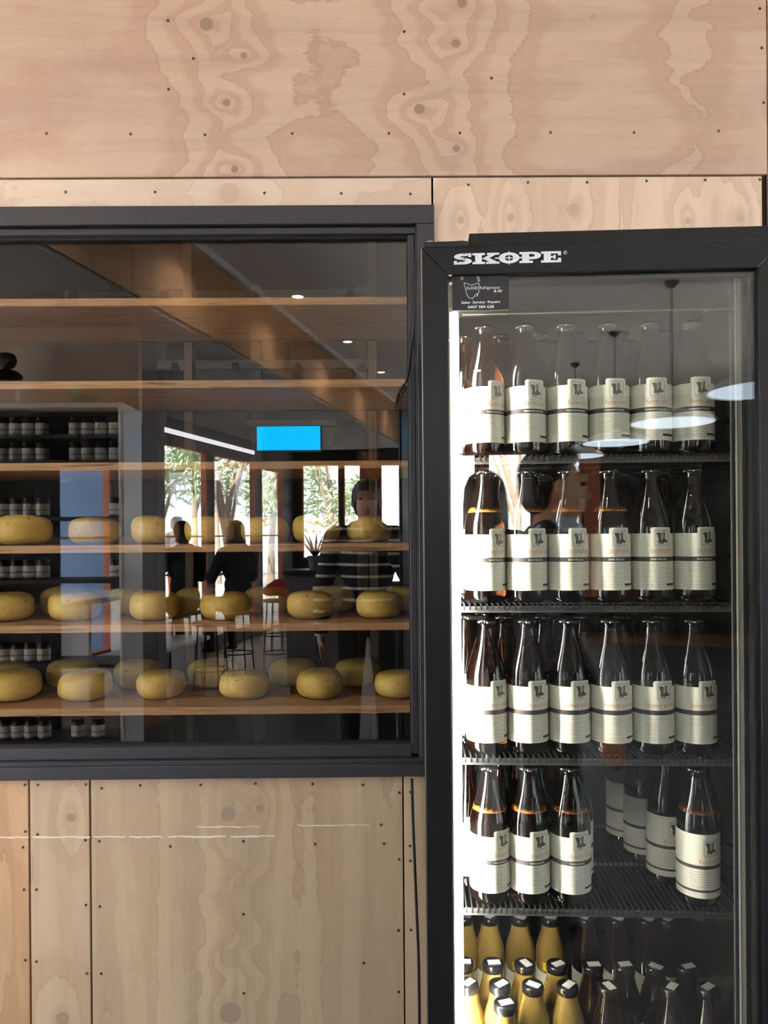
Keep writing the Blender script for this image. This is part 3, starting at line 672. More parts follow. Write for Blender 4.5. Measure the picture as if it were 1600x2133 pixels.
def print_mesh(style, name, band):
    mb = MB(); bx = 0.0125
    zt = 0.1245 if style == 'A' else 0.117
    def box_icon(cx):
        outline(mb, [(cx - bx, zt), (cx + bx, zt), (cx + bx, zt - 2 * bx), (cx - bx, zt - 2 * bx)], 0.0006, 0, 0, True, cin)
    box_icon(0.0)
    for bt in (BOOT_L, BOOT_R):
        poly(mb, [((p[0] - .54) * 0.0205, zt - 0.0228 + p[1] * 0.0205) for p in bt], 0, 1, cin)
    outline(mb, [((p[0] - .54) * 0.0205, zt - 0.0228 + p[1] * 0.0205) for p in BOOT_R], 0.00035, 0, 0, True, cyl(RL + 0.0004))
    outline(mb, [((p[0] - .54) * 0.0205, zt - 0.0228 + p[1] * 0.0205) for p in BOOT_L], 0.0003, 0, 0, True, cyl(RL + 0.0004))
    for pts in ([(.50,.84),(.57,.86),(.56,.45),(.51,.42)], [(.66,.93),(.70,.94),(.69,.5),(.66,.48)], [(.32,.14),(.50,.12),(.56,.08),(.38,.08)]):
        poly(mb, [((p[0] - .54) * 0.0205, zt - 0.0228 + p[1] * 0.0205) for p in pts], 0, 4, cyl(RL + 0.0006))
    text_flat(mb, 'BRUNY ISLAND', -0.012, zt + 0.0016, 0.024, 0.0013, 0, 3, 0, cin)
    for k, ch in enumerate('BEER CO'):
        if ch != ' ': text_flat(mb, ch, -0.0115 + k * 0.0035, zt - 2 * bx - 0.0042, None, 0.0018, 0, 3, 0.02, cin)
    if style == 'A':
        h = 0.0102 if any(c_ in name for c_ in 'yp') else 0.0075
        base = 0.0855 if h < 0.01 else 0.0825
        wd = 0.0045 * len(name)
        text_flat(mb, name, -wd / 2 + 0.001, base, wd, h, 0, 2, -0.008, cin)
        bar(mb, -0.105, 0.0715, 0.105, 0.0795, 0, 0, cin, 48)
        if band: text_flat(mb, band, -0.0145 - 0.0004 * len(band), 0.0738, 0.0018 * len(band) + 0.004, 0.0034, 0, 4, 0.03, cyl(RL + 0.0007))
        xd = 0.0085
        bar(mb, xd, 0.033, xd + 0.0004, 0.0705, 0, 3, cin); 
        for z in (0.060, 0.0495, 0.0425, 0.036): bar(mb, -0.034, z, xd, z + 0.00035, 0, 3, cin, 8)
        bar(mb, -0.06, 0.0275, 0.06, 0.0279, 0, 3, cin, 24)
        for z in (0.0668, 0.0636, 0.0565, 0.0535, 0.0455, 0.0388, 0.031): micro(mb, -0.033, R.uniform(-0.012, 0.006), z, 0.0007)
        for k in range(8): micro(mb, -0.066, -0.040, 0.067 - k * 0.0047, 0.0007)
        for k in range(7): micro(mb, xd + 0.0015, xd + R.uniform(0.014, 0.024), 0.067 - k * 0.0045, 0.0007)
        bar(mb, xd, 0.0295, xd + 0.030, 0.0335, 0, 0, cin, 8)
    else:
        wd = 0.0046 * len(name)
        text_flat(mb, name, -0.020, 0.0775, wd, 0.0075, 0, 2, -0.008, cin)
        box_icon(0.027); text_flat(mb, '(%)', 0.0205, zt - 0.018, 0.013, 0.010, 0, 3, 0, cin)
        bar(mb, -0.095, 0.0685, 0.095, 0.0745, 0, 0, cin, 40); bar(mb, -0.095, 0.0285, 0.095, 0.0325, 0, 0, cin, 40)
        for k in range(7): micro(mb, -0.035, 0.04, 0.063 - k * 0.0043)
    return mb.mesh('print', [M_INK, M_BOOT, M_RED, M_MICRO, M_PAPER2], False, False)
lab_me = {'A': label_mesh('A'), 'B': label_mesh('B')}
KIND = {'farm': ('A', 'farm ale.', 'TASMANIAN PALE ALE'), 'oxy': ('A', 'oxymoron.', 'DARK PALE ALE'), 'honey': ('A', 'honey pale ale', None), 'ipa': ('A', 'cloudy IPA', 'TASMANIAN IPA'), 'far': ('B', 'Far From', None)}
prt_me = {k: print_mesh(*v) for k, v in KIND.items()}
KN = {'farm': 'farm ale', 'oxy': 'oxymoron', 'honey': 'honey pale ale', 'ipa': 'IPA', 'far': 'Far From'}
FRU = Matrix.Rotation(-FTH, 4, 'Z')
_tm = {}
def turned(me, deg):                      # a label turned about its bottle; turns in steps of 3 degrees share mesh data
    k = (me.name, round(deg / 3))
    if k not in _tm:
        c_ = me.copy(); c_.transform(Matrix.Rotation(rad(k[1] * 3.0) + FTH, 4, 'Z')); _tm[k] = c_
    return _tm[k]
def bottle(kind, lx, ly, z, rot, label, fill_glow=False):
    b_ = empty('beer_bottle', FR @ Matrix.Translation((lx, ly, z)) @ FRU)
    tag(b_, label, 'bottle', 'beer bottles in the fridge')
    link('glass', bot_me, b_); link('cap', cap_me, b_)
    l_ = link('label', turned(lab_me[KIND[kind][0]], rot), b_); link('print', turned(prt_me[kind], rot), l_)
    if fill_glow: link('fill_glow', fill_glow_me, b_)
PITCH = 0.0732; XB0 = fw(1013, 1400, YROW).x
SHN = ['top', 'second', 'third', 'fourth']
for si, kind in enumerate(('farm', 'oxy', 'honey')):
    rots = {0: (38, 18, 22, 8, 4, 3), 1: (36, 24, 20, 14, 10, 20), 2: (34, 26, 22, 16, 13, 20)}[si]
    for r_ in range(4):
        nb = 6 if r_ % 2 == 0 else 7; off = 0 if r_ % 2 == 0 else -0.5
        for c_ in range(nb):
            x = XB0 + (c_ + off) * PITCH + (0.002 if r_ else 0)
            if r_ and x < xi0 + BR: continue
            if x > xi1 - BR: continue
            rot = rots[c_] + R.uniform(-3, 3) if r_ == 0 else R.uniform(-5, 40)
            lab = 'brown %s bottle, %s fridge shelf, %s row, %s from the left' % (KN[kind], SHN[si], ['front', 'second', 'third', 'fourth'][r_], ORD[c_])
            bottle(kind, x, YROW + r_ * 0.0640 + R.uniform(-.001, .001), SZ[si], rot, lab, fill_glow=(r_ == 0 and si == 1 and c_ in (0, 1, 2, 3)))
z = SZ[3]
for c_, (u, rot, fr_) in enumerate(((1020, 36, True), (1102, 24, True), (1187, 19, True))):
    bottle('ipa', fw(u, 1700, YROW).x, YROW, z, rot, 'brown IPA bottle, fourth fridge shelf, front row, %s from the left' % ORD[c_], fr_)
for c_, u in enumerate((972, 1043, 1117, 1193)):
    x = fw(u, 1650, YROW + 0.064).x
    if x < xi0 + BR: x = xi0 + BR + 0.001
    bottle('ipa', x, YROW + 0.064, z, R.uniform(5, 35), 'brown IPA bottle, fourth fridge shelf, second row, %s from the left' % ORD[c_])
for c_, u in enumerate((1016, 1084, 1154)):
    bottle('ipa', fw(u, 1650, YROW + 0.128).x, YROW + 0.128, z, R.uniform(5, 35), 'brown IPA bottle, fourth fridge shelf, third row, %s from the left' % ORD[c_])
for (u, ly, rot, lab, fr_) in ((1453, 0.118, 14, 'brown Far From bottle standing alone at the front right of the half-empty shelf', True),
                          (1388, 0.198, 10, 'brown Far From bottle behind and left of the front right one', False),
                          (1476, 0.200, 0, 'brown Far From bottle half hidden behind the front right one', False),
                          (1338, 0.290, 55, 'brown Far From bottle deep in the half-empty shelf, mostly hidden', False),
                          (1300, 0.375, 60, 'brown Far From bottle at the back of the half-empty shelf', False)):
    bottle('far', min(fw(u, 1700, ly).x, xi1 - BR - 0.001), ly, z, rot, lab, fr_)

# ------------------------------------------------------------------ juice bottles on the lowest shelf
jp = [(0.0, 0.003), (0.020, 0.001), (0.028, 0.001), (0.0312, 0.006), (0.0315, 0.012), (0.0315, 0.110), (0.0305, 0.122), (0.0270, 0.136), (0.0225, 0.150), (0.0195, 0.162), (0.0180, 0.172), (0.0172, 0.182), (0.0, 0.182)]
M_JY = mat('yellow_juice_glass', (0.95, 0.60, 0.15), 0.03, 0.0, IOR=1.40, Transmission_Weight=0.68)
M_JD = mat('dark_juice_glass', (0.02, 0.008, 0.006), 0.04, 0.0, IOR=1.5, Transmission_Weight=0.3)
j_me = {'y': MB().lathe(jp, 32).mesh('glass', M_JY, 40), 'd': MB().lathe(jp, 32).mesh('glass', M_JD, 40)}
jc_me = MB().lathe([(0.0192, 0.0), (0.0200, 0.001), (0.0200, 0.0115), (0.0188, 0.014), (0.0165, 0.0150), (0.0150, 0.0143), (0.0, 0.0143)], 32, (0, 0, 0.174)).mesh('lid', mat('black_metal_lid', (0.012, 0.011, 0.012), 0.25), 45)
js = MB().box(-0.012, -0.0075, 0.1884, 0.012, 0.0075, 0.1888); js_me = js.mesh('price_sticker', mat('price_sticker_white', (0.80, 0.74, 0.70), 0.6))
def jlabel(yellow):
    mb = MB(); n = 40; A = math.pi * 0.8; r_ = 0.0318
    for i in range(n):
        a0, a1 = -A + 2 * A * i / n, -A + 2 * A * (i + 1) / n
        def tp(a): return 0.080 + 0.014 * abs(a / A) ** 1.5
        mb.add([(r_ * math.sin(a0), -r_ * math.cos(a0), 0.018), (r_ * math.sin(a1), -r_ * math.cos(a1), 0.018), (r_ * math.sin(a1), -r_ * math.cos(a1), tp(a1)), (r_ * math.sin(a0), -r_ * math.cos(a0), tp(a0))], [(0, 1, 2, 3)])
    return mb.mesh('label', M_PAPER, True)
jl_me = jlabel(0)
mb = MB(); lf = [(0, .5), (.12, .2), (.4, .3), (.3, .05), (.5, -.1), (.2, -.2), (.15, -.45), (0, -.3), (-.15, -.45), (-.2, -.2), (-.5, -.1), (-.3, .05), (-.4, .3), (-.12, .2)]
poly(mb, [(0.0321 * math.sin(-0.35 + p[0] * 0.35), -0.0321 * math.cos(-0.35 + p[0] * 0.35)) + (0.056 + p[1] * 0.018,) for p in []] or [(p[0] * 0.012, p[1] * 0.018) for p in lf], 0, 0, lambda s, h: (0.0321 * math.sin(s / 0.0321 - 0.35), -0.0321 * math.cos(s / 0.0321 - 0.35), h + 0.058))
jp_me = mb.mesh('emblem', mat('emblem_red', srgb(170, 50, 38), 0.6), False, False)
mb = MB()
for i in range(12):
    a0, a1 = -0.6 + 1.2 * i / 12, -0.6 + 1.2 * (i + 1) / 12
    mb.add([(0.0318 * math.sin(a), -0.0318 * math.cos(a), h) for a, h in ((a0, 0.086), (a1, 0.086), (a1, 0.104), (a0, 0.104))], [(0, 1, 2, 3)])
jn_me = mb.mesh('neck_label', mat('yellow_neck_label', srgb(236, 190, 40), 0.6), True)
def juice(kind, u, v, ly, i, rowname, neck=False):
    q = fw(u, v, ly)
    b_ = empty('juice_bottle', FR @ Matrix.Translation((min(max(q.x, xi0 + 0.033), xi1 - 0.033), ly, SZ[4])) @ Matrix.Rotation(rad(R.uniform(-12, 12)), 4, 'Z'))
    col = 'amber' if kind == 'y' else 'dark'
    tag(b_, '%s juice bottle, lowest fridge shelf, %s, %s %s one from the left' % (col, rowname, ORD[i], col), 'bottle', '%s juice bottles' % col)
    link('glass', j_me[kind], b_); link('lid', jc_me, b_)
    link('price_sticker', js_me, b_, Matrix.Rotation(R.uniform(-1.0, 1.0), 4, 'Z') @ Matrix.Translation((0.002, R.uniform(-.003, .003), 0)))
    l_ = link('label', jl_me, b_); link('emblem', jp_me, l_)
    if neck: link('neck_label', jn_me, b_)
LYJ = [0.37, 0.205, 0.155, 0.105]
for i, u in enumerate((968, 1020, 1083, 1146)): juice('y', u, 1915, 0.40, i, 'back row', True)
for i, u in enumerate((1222, 1285, 1347, 1410)): juice('d', u, 1915, 0.40, i, 'back row')
for i, u in enumerate((966, 1027, 1093, 1160)): juice('y', u, 2020, 0.225, i, 'third row')
for i, u in enumerate((1235, 1301, 1366, 1432)): juice('d', u, 2025, 0.225, i, 'third row')
for i, u in enumerate((975, 1041, 1110, 1182)): juice('y', u, 2068, 0.158, i, 'second row')
for i, u in enumerate((1268, 1400, 1476)): juice('d', u, 2072, 0.158, i, 'second row')
juice('y', 1052, 2115, 0.102, 0, 'front row')
# power cables hanging beside the fridge
def cable(pts, lab, r_=0.0035):
    o = obj('power_cable', MB().tube(pts, r_, 8), M_RUBBER, None, True); tag(o, lab, 'cable', 'cables beside the fridge')
def smoothp(P_, n=6):
    out = []
    for i in range(len(P_) - 1):
        p0, p1, p2, p3 = [Vector(P_[max(0, min(len(P_) - 1, i + k))]) for k in (-1, 0, 1, 2)]
        for j in range(n):
            t_ = j / n
            out.append(0.5 * ((2 * p1) + (-p0 + p2) * t_ + (2 * p0 - 5 * p1 + 4 * p2 - p3) * t_ ** 2 + (-p0 + 3 * p1 - 3 * p2 + p3) * t_ ** 3))
    out.append(Vector(P_[-1])); return out
yc = -0.02
cable(smoothp([at(858, 1622, yc), at(860, 1700, yc), at(864, 1800, yc), at(868, 1900, yc), at(872, 2000, yc), at(874, 2140, yc)]), 'black cable slanting down beside the fridge below the window')
cable(smoothp([at(866, 545, -0.03), at(863, 600, -0.03), at(862, 680, -0.03), at(855, 735, -0.03), at(848, 790, -0.03), at(832, 815, -0.03), at(826, 838, -0.03)]), 'dark cable drooping across the top right of the window')

# ================================================================== THE ROOM BEHIND THE CAMERA (seen mirrored in both panes)
def vw(u, v, L):                          # real place of what the window shows mirrored at (u, v), L metres along the sight line
    p = at(u, v, CAMY + L); p.y = 2 * YG - p.y; return p
def vf(u, v, L):                          # the same for the fridge door
    q = FRI @ at(u, v, CAMY + L); q.y = 0.024 - q.y; return FR @ q
YFAR = -10.1
t = mat('oak_floor_boards', srgb(120, 84, 60), 0.42); g = NT(t); P = g.coord()
br = g.new('ShaderNodeTexBrick'); g.put(br.inputs['Vector'], g.map(P, scale=(1, 1, 1), rot=(0, 0, rad(76))))
br.inputs['Scale'].default_value = 1.0; br.inputs['Brick Width'].default_value = 1.8; br.inputs['Row Height'].default_value = 0.13; br.inputs['Mortar Size'].default_value = 0.004
br.inputs['Color1'].default_value = (*srgb(132, 94, 66), 1); br.inputs['Color2'].default_value = (*srgb(104, 72, 50), 1); br.inputs['Mortar'].default_value = (0.02, 0.014, 0.01, 1)
g.color(br.outputs[0])
M_FLOOR = t
M_FLOOR2 = mat('charcoal_floor', (0.036, 0.034, 0.036), 0.5)
SLOPE = 0.24; NRM = math.sqrt(1 + SLOPE * SLOPE)
def SL(L): return (L - 1.9) * NRM
# frame of the long left wall: x runs along it away from the plywood wall, y points into the room
LW = Matrix.Translation((-4.275 + SLOPE * 1.9, 0, 0)) @ Matrix(((SLOPE / NRM, 1 / NRM, 0, 0), (-1 / NRM, SLOPE / NRM, 0, 0), (0, 0, 1, 0), (0, 0, 0, 1)))
fl = MB().add([(-4.2, 0.12, -0.05), (5.1, 0.12, -0.05), (5.1, YFAR - 0.1, -0.05), (-4.2, YFAR - 0.1, -0.05), (-4.2, 0.12, 0), (5.1, 0.12, 0), (5.1, YFAR - 0.1, 0), (-4.2, YFAR - 0.1, 0)], [(0,1,2,3),(4,5,6,7),(0,1,5,4),(1,2,6,5),(2,3,7,6),(3,0,4,7)])
tag(obj('floor', fl, M_FLOOR), 'floor of dark timber boards', kind='structure')
mt = MB().box(0, 1.25, 0.0005, 10.2, 5.4, 0.006)
tag(obj('floor_lino', mt, M_FLOOR2, M=LW), 'charcoal floor covering of the shop side', kind='structure')
tag(obj('ceiling', MB().box(-4.6, YFAR - 0.1, CEILZ, 5.1, 0.13, CEILZ + 0.1), M_CEIL), 'white ceiling', kind='structure')
pane_n = [1]
def opening_wall(name, M, length, ops, m_, z1=CEILZ, th=0.07, lab=None):
    b = MB(); x = 0.0
    for (a, c_, z0, zt) in sorted(ops):
        if a > x: b.box(x, -th, 0, a, 0, z1)
        if z0 > 0: b.box(a, -th, 0, c_, 0, z0)
        b.box(a, -th, zt, c_, 0, z1); x = c_
    if x < length: b.box(x, -th, 0, length, 0, z1)
    o = obj(name, b, m_, None, M=M); tag(o, lab, kind='structure')
    for (a, c_, z0, zt) in sorted(ops):
        pane_n[0] += 1
        wn = empty(('window_%d' if z0 > 0.01 else 'door_%d') % pane_n[0], M); tag(wn, kind='structure')
        fw_ = 0.032
        for (q0, q1, q2, q3, nm) in ((a, z0, a + fw_, zt, 'jamb'), (c_ - fw_, z0, c_, zt, 'jamb'), (a + fw_, zt - fw_, c_ - fw_, zt, 'head'), (a + fw_, z0, c_ - fw_, z0 + fw_, 'sill')):
            obj(nm, MB().box(q0, -0.065, q1, q2, 0.006, q3), M_CEDAR, wn)
        n = max(1, round((c_ - a) / 1.15))
        for k in range(1, n):
            xx = a + (c_ - a) * k / n; obj('mullion', MB().box(xx - 0.02, -0.06, z0 + fw_, xx + 0.02, 0.005, zt - fw_), M_CEDAR, wn)
        if zt - z0 > 1.9: obj('transom', MB().box(a + fw_, -0.06, 1.385, c_ - fw_, -0.03, 1.405), M_CEDAR, wn)
        for k in range(n):
            xa, xb = a + (c_ - a) * k / n + 0.02, a + (c_ - a) * (k + 1) / n - 0.02
            obj('pane', MB().box(xa, -0.045, z0 + 0.02, xb, -0.039, zt - 0.02), M_OUTGLASS, wn)
        pl = bpy.data.lights.new('daylight_portal', 'AREA'); pl.shape = 'RECTANGLE'; pl.size = c_ - a; pl.size_y = zt - z0; pl.cycles.is_portal = True
        po = link('daylight_portal', pl, None, M @ Matrix.Translation(((a + c_) / 2, -0.08, (z0 + zt) / 2)) @ Matrix.Rotation(rad(90), 4, 'X'))
LENL = SL(12.05)
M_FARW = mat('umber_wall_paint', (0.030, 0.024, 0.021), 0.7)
M_WALLW = mat('warm_white_wall_paint', (0.62, 0.60, 0.57), 0.7)
opening_wall('wall_left', LW, LENL, [(SL(2.0), SL(5.75), 0.1, 2.7), (SL(5.95), SL(7.1), 0.3, 2.2), (SL(7.9), SL(9.06), 0.12, 2.44), (SL(9.22), SL(10.5), 0.12, 2.44), (SL(10.72), SL(11.55), 0.0, 2.4)], M_WALLP, lab='long grey wall of garden windows')  # first opening is unseen glazing, added to light the plywood from the left
FW_ = Matrix.Translation((-1.42, YFAR, 0))
opening_wall('wall_far', FW_, 6.5, [(0.17, 0.80, 1.0, 2.55), (0.84, 1.15, 1.0, 2.55), (1.44, 1.84, 0.6, 2.55), (1.98, 2.62, 0.6, 2.55), (2.7, 3.3, 0.6, 2.55)], M_FARW, lab='far grey wall with timber framed windows')
RW = Matrix.Translation((5.0, YFAR, 0)) @ Matrix.Rotation(rad(90), 4, 'Z')
opening_wall('wall_right', RW, -YFAR + 0.12, [(2.0, 4.4, 0.5, 2.6), (5.6, 8.4, 0.5, 2.6)], M_WALLW, lab='warm white wall with wide windows added for daylight')  # these windows are out of view, put in to let more daylight enter
for k, (a, c_) in enumerate(((1.17, 1.42), (1.86, 1.96), (2.63, 2.69), (3.32, 3.55))):
    tag(obj('trim_%d' % (k + 4), MB().box(a, 0.0, 0.5, c_, 0.03, 2.72), M_CEDAR, None, M=FW_), 'cedar post between the far windows', kind='structure')
# plywood bulkhead and soffit along the window wall
P_BULK = ply('plywood_bulkhead', False, srgb(190, 150, 112), srgb(176, 136, 100), srgb(150, 110, 78), [], 12.0, 1.4)
for k in range(8):
    a, c_ = 0.15 + k * 1.25, 0.15 + (k + 1) * 1.25 - 0.006
    o = obj('plywood_panel', MB().box(a, 1.89, 2.75, c_, 1.91, CEILZ), P_BULK, None, M=LW); 
    if k == 0: blk = empty('trim_1'); tag(blk, 'plywood bulkhead under the ceiling', kind='structure')
    o.parent = blk
obj('ceiling_cornice', MB().box(0.15, 1.91, CEILZ - 0.05, 10.1, 1.96, CEILZ), M_WHITE, blk, M=LW)
tag(obj('ceiling_soffit', MB().box(0.15, 0.0, 2.72, 10.1, 1.9, 2.75), mat('soffit_grey', (0.26, 0.245, 0.24), 0.7), M=LW), 'lower grey soffit beside the windows', kind='structure')
x1 = vw(288, 800, 4.65).x
tag(obj('trim_2', MB().box(-3.0, vw(288, 800, 4.72).y, 2.12, x1, vw(288, 800, 4.65).y, 2.719), P_STRIP), 'hanging plywood panel over the jar shelves', kind='structure')
p = vw(300, 1100, 6.0)
tag(obj('trim_3', MB().box(p.x - 0.14, p.y - 0.1, 0.0, p.x + 0.14, p.y + 0.1, 2.719), M_WALLP), 'grey column beside the jar shelves', kind='structure')
# bright lamp strip over the windows
for (La, Lb, z) in ((7.97, 10.4, 2.56), (6.32, 7.1, 2.30)):
    st_ = empty('strip_lamp', LW); tag(st_, 'slim white strip lamp over the %s' % ('pair of tall garden windows' if La > 7 else 'pale blue window by the column'), 'lamp')
    obj('diffuser', MB().box(SL(La), 0.02, z - 0.025, SL(Lb), 0.045, z + 0.025), emis('strip_white', (1, 0.97, 1.0), 6.0), st_)
    obj('housing', MB().box(SL(La), 0.0, z - 0.03, SL(Lb), 0.02, z + 0.03), M_CHAR, st_)

# ------------------------------------------------------------------ lamps
def downlight(x, y, i):
    d = empty('downlight', Matrix.Translation((x, y, CEILZ))); tag(d, 'round recessed ceiling downlight, %s from the plywood wall' % ORD[i], 'lamp', 'recessed ceiling downlights')
    obj('rim', MB().lathe([(0.046, -0.004), (0.056, -0.005), (0.06, 0.0), (0.046, 0.0)], 24, cap=False), M_WHITE, d, True)
    obj('lens', MB().lathe([(0.0, -0.002), (0.046, -0.002), (0.046, 0.0), (0, 0)], 24), emis('downlight_lens', (1, 0.93, 0.82), 14.0), d)
    ld = bpy.data.lights.new('downlight_beam', 'SPOT'); ld.energy = 75; ld.color = (1, 0.90, 0.77); ld.spot_size = rad(125); ld.spot_blend = 0.8; ld.shadow_soft_size = 0.045
    lo_ = link('downlight_beam', ld, d, Matrix.Translation((0, 0, -0.01)))
for i, L in enumerate((3.1, 4.5, 5.9, 7.3, 8.7, 10.1)):
    q = vw(620, 610, 5.9); downlight(q.x + SLOPE * (L - 5.9), 2 * YG - (CAMY + L), i)
M_SHADE = mat('white_lamp_shade', (0.7, 0.7, 0.72), 0.4); M_GLOW = emis('shade_glow', (0.72, 0.84, 1.0), 5.0)
for i, (u, v, L) in enumerate(((1592, 812, 4.3), (1402, 880, 5.6), (1283, 922, 7.0), (1200, 950, 8.3))):
    q = vf(u, v, L); zz = q.z
    pd_ = empty('pendant_lamp', Matrix.Translation((q.x, q.y, zz))); tag(pd_, 'wide shallow white pendant lamp, %s from the fridge' % ORD[i], 'lamp', 'pendant lamps')
    obj('shade', MB().lathe([(0.30, 0.0), (0.31, 0.004), (0.29, 0.03), (0.20, 0.075), (0.06, 0.10), (0.03, 0.13), (0.0, 0.13)], 40), M_SHADE, pd_, True)
    obj('diffuser', MB().lathe([(0.0, -0.004), (0.297, -0.004), (0.297, 0.002), (0, 0.002)], 40), M_GLOW, pd_)
    obj('cord', MB().tube([(0, 0, 0.13), (0, 0, CEILZ - zz - 0.03)], 0.005, 8), M_CHAR, pd_)
    obj('ceiling_rose', MB().lathe([(0.055, CEILZ - zz), (0.05, CEILZ - zz - 0.02), (0.02, CEILZ - zz - 0.045), (0, CEILZ - zz - 0.045)][::-1], 20), M_CHAR, pd_, True)
# hanging cyan light box
a, c_ = vw(536, 938, 7.2), vw(667, 888, 7.2)
lb = empty('light_box', Matrix.Translation(((a.x + c_.x) / 2, a.y, a.z))); tag(lb, 'glowing cyan light box hung above the counter', 'sign')
hw, hh = (c_.x - a.x) / 2, c_.z - a.z
obj('panel', MB().box(-hw, 0.0, 0, hw, 0.02, hh), emis('cyan_glow', (0.0, 0.50, 1.0), 8.0), lb)
obj('case', MB().box(-hw - 0.01, -0.10, -0.01, hw + 0.01, 0.0, hh + 0.01), M_CHAR, lb)
for sx in (-1, 1): obj('hanger', MB().tube([(sx * hw * 0.8, -0.05, hh), (sx * hw * 0.8, -0.05, CEILZ - a.z)], 0.006, 8), M_STEEL, lb)

# ------------------------------------------------------------------ jar shelves on the left
yb = vw(100, 900, 4.3).y
xr = vw(256, 900, 4.3).x; xl = xr - 1.25; ztop = vw(120, 838, 4.3).z
rk = empty('jar_shelves', Matrix.Translation((xr, yb, 0))); tag(rk, 'pale framed open shelves filled with small labelled jars', 'shelves')
Wd = xr - xl; DP = 0.34
for x in (-0.03, -Wd): obj('side_frame', MB().box(x, -DP, 0, x + 0.03, 0, ztop), M_WHITE, rk, bevel=0.008)
obj('top_board', MB().box(-Wd + 0.03, -DP, ztop - 0.03, -0.03, 0, ztop), M_WHITE, rk, bevel=0.006)
obj('back_board', MB().box(-Wd + 0.03, -DP, 0.0, -0.51, -DP + 0.012, ztop - 0.03), M_CHAR, rk)
obj('back_board', MB().box(-0.51, -DP, ztop - 0.36, -0.03, -DP + 0.012, ztop - 0.03), M_CHAR, rk)
jz = [vw(60, v, 4.4).z for v in (910, 962, 1078, 1207, 1380, 1540)]
for z in jz: obj('shelf', MB().box(-Wd + 0.03, -DP + 0.012, z - 0.02, -0.03, -0.004, z), M_CHAR, rk)
jb = MB().lathe([(0.0, 0.0), (0.034, 0.0), (0.037, 0.004), (0.037, 0.092), (0.031, 0.101), (0.0, 0.101)], 20).mesh('jar_body', mat('dark_preserve_glass', (0.05, 0.025, 0.02), 0.1), True)
jl = MB().lathe([(0.0335, 0.0), (0.0335, 0.016), (0.032, 0.0175), (0.0, 0.0175)], 20, (0, 0, 0.098)).mesh('lid', mat('jar_lid_black', (0.015, 0.015, 0.016), 0.3, 0.4), True)
lm = MB()
lm.lathe([(0.0373, 0.010), (0.0375, 0.0101), (0.0375, 0.080), (0.0373, 0.0801)], 20)
jlab = lm.mesh('label', mat('jar_label_paper', (0.80, 0.75, 0.68), 0.6), True)
bm_ = MB().lathe([(0.0376, 0.040), (0.0378, 0.0401), (0.0378, 0.045), (0.0376, 0.0451)], 20).lathe([(0.0376, 0.013), (0.0378, 0.0131), (0.0378, 0.016), (0.0376, 0.0161)], 20).mesh('label_band', M_INK, True)
SN = ['top', 'second', 'third', 'fourth', 'fifth', 'lowest']
for si, z in enumerate(jz):
    us = [6, 33, 60, 88] + ([158, 183, 211, 240] if si < 2 else [240] if si in (2, 3) else [158, 200] if si == 5 else [])
    for k, u in enumerate(us):
        q = vw(u, 1000, 4.42)
        j = empty('preserve_jar', Matrix.Translation((min(q.x, xr - 0.072), q.y, z))); tag(j, 'small dark jar with pale label, %s jar shelf, %s from the left in view' % (SN[si], ORD[k]), 'jar', 'jars on the pale shelves')
        link('jar_body', jb, j); link('lid', jl, j); l_ = link('label', jlab, j); link('label_band', bm_, l_)
# bowl and lidded glass jar on top of the shelves
q = vw(175, 835, 4.45)
bo = obj('bowl', MB().lathe([(0.0, 0.0), (0.035, 0.0), (0.04, 0.008), (0.075, 0.05), (0.095, 0.12), (0.088, 0.12), (0.068, 0.055), (0.03, 0.014), (0.0, 0.012)], 28), mat('green_glaze', srgb(150, 160, 120), 0.25), None, True, M=Matrix.Translation((q.x, q.y, ztop)))
tag(bo, 'pale green glazed bowl on top of the jar shelves', 'bowl')
q = vw(14, 835, 4.45)
gj = empty('lidded_jar', Matrix.Translation((q.x, q.y, ztop))); tag(gj, 'tall lidded glass jar with dark ball knob on the jar shelves', 'jar')
obj('jar_body', MB().lathe([(0.0, 0.0), (0.075, 0.0), (0.08, 0.01), (0.08, 0.15), (0.06, 0.175), (0.0, 0.175)], 24), M_CLEAR, gj, True)
obj('lid', MB().lathe([(0.0, 0.175), (0.085, 0.175), (0.088, 0.19), (0.06, 0.215), (0.02, 0.225), (0.045, 0.245), (0.058, 0.28), (0.045, 0.315), (0.0, 0.33)], 24), M_RUBBER, gj, True)

# ------------------------------------------------------------------ furniture further back
bn_ = empty('window_bench', LW); tag(bn_, 'long white bench counter under the pale blue window', 'bench')
obj('bench_top', MB().box(SL(5.0), 0.01, 0.86, SL(7.15), 0.5, 0.90), M_WHITE, bn_, bevel=0.004)
for L in (5.1, 6.1, 7.05): obj('bracket', MB().box(SL(L), 0.02, 0.0, SL(L) + 0.04, 0.46, 0.859), M_WHITE, bn_)
bs = empty('bench_seat', LW); tag(bs, 'low white bench seat in front of the window bench', 'bench')
obj('seat', MB().box(SL(5.0), 0.55, 0.41, SL(7.3), 0.92, 0.45), M_WHITE, bs, bevel=0.004)
for L in (5.1, 6.1, 7.15): obj('leg', MB().box(SL(L), 0.60, 0.0, SL(L) + 0.04, 0.88, 0.409), M_WHITE, bs)
ct = empty('side_counter', Matrix.Translation((vw(660, 1100, 6.5).x, vw(660, 1100, 6.5).y, 0))); tag(ct, 'mauve-grey counter block with pot plants on top', 'counter')
M_MAUVE = mat('mauve_laminate', (0.19, 0.165, 0.18), 0.45)
obj('body', MB().box(-0.27, -0.3, 0.08, 0.25, 0.0, 1.06), M_MAUVE, ct, bevel=0.004); obj('worktop', MB().box(-0.29, -0.32, 1.06, 0.27, 0.02, 1.10), mat('dark_worktop', (0.06, 0.04, 0.035), 0.3), ct, bevel=0.004)
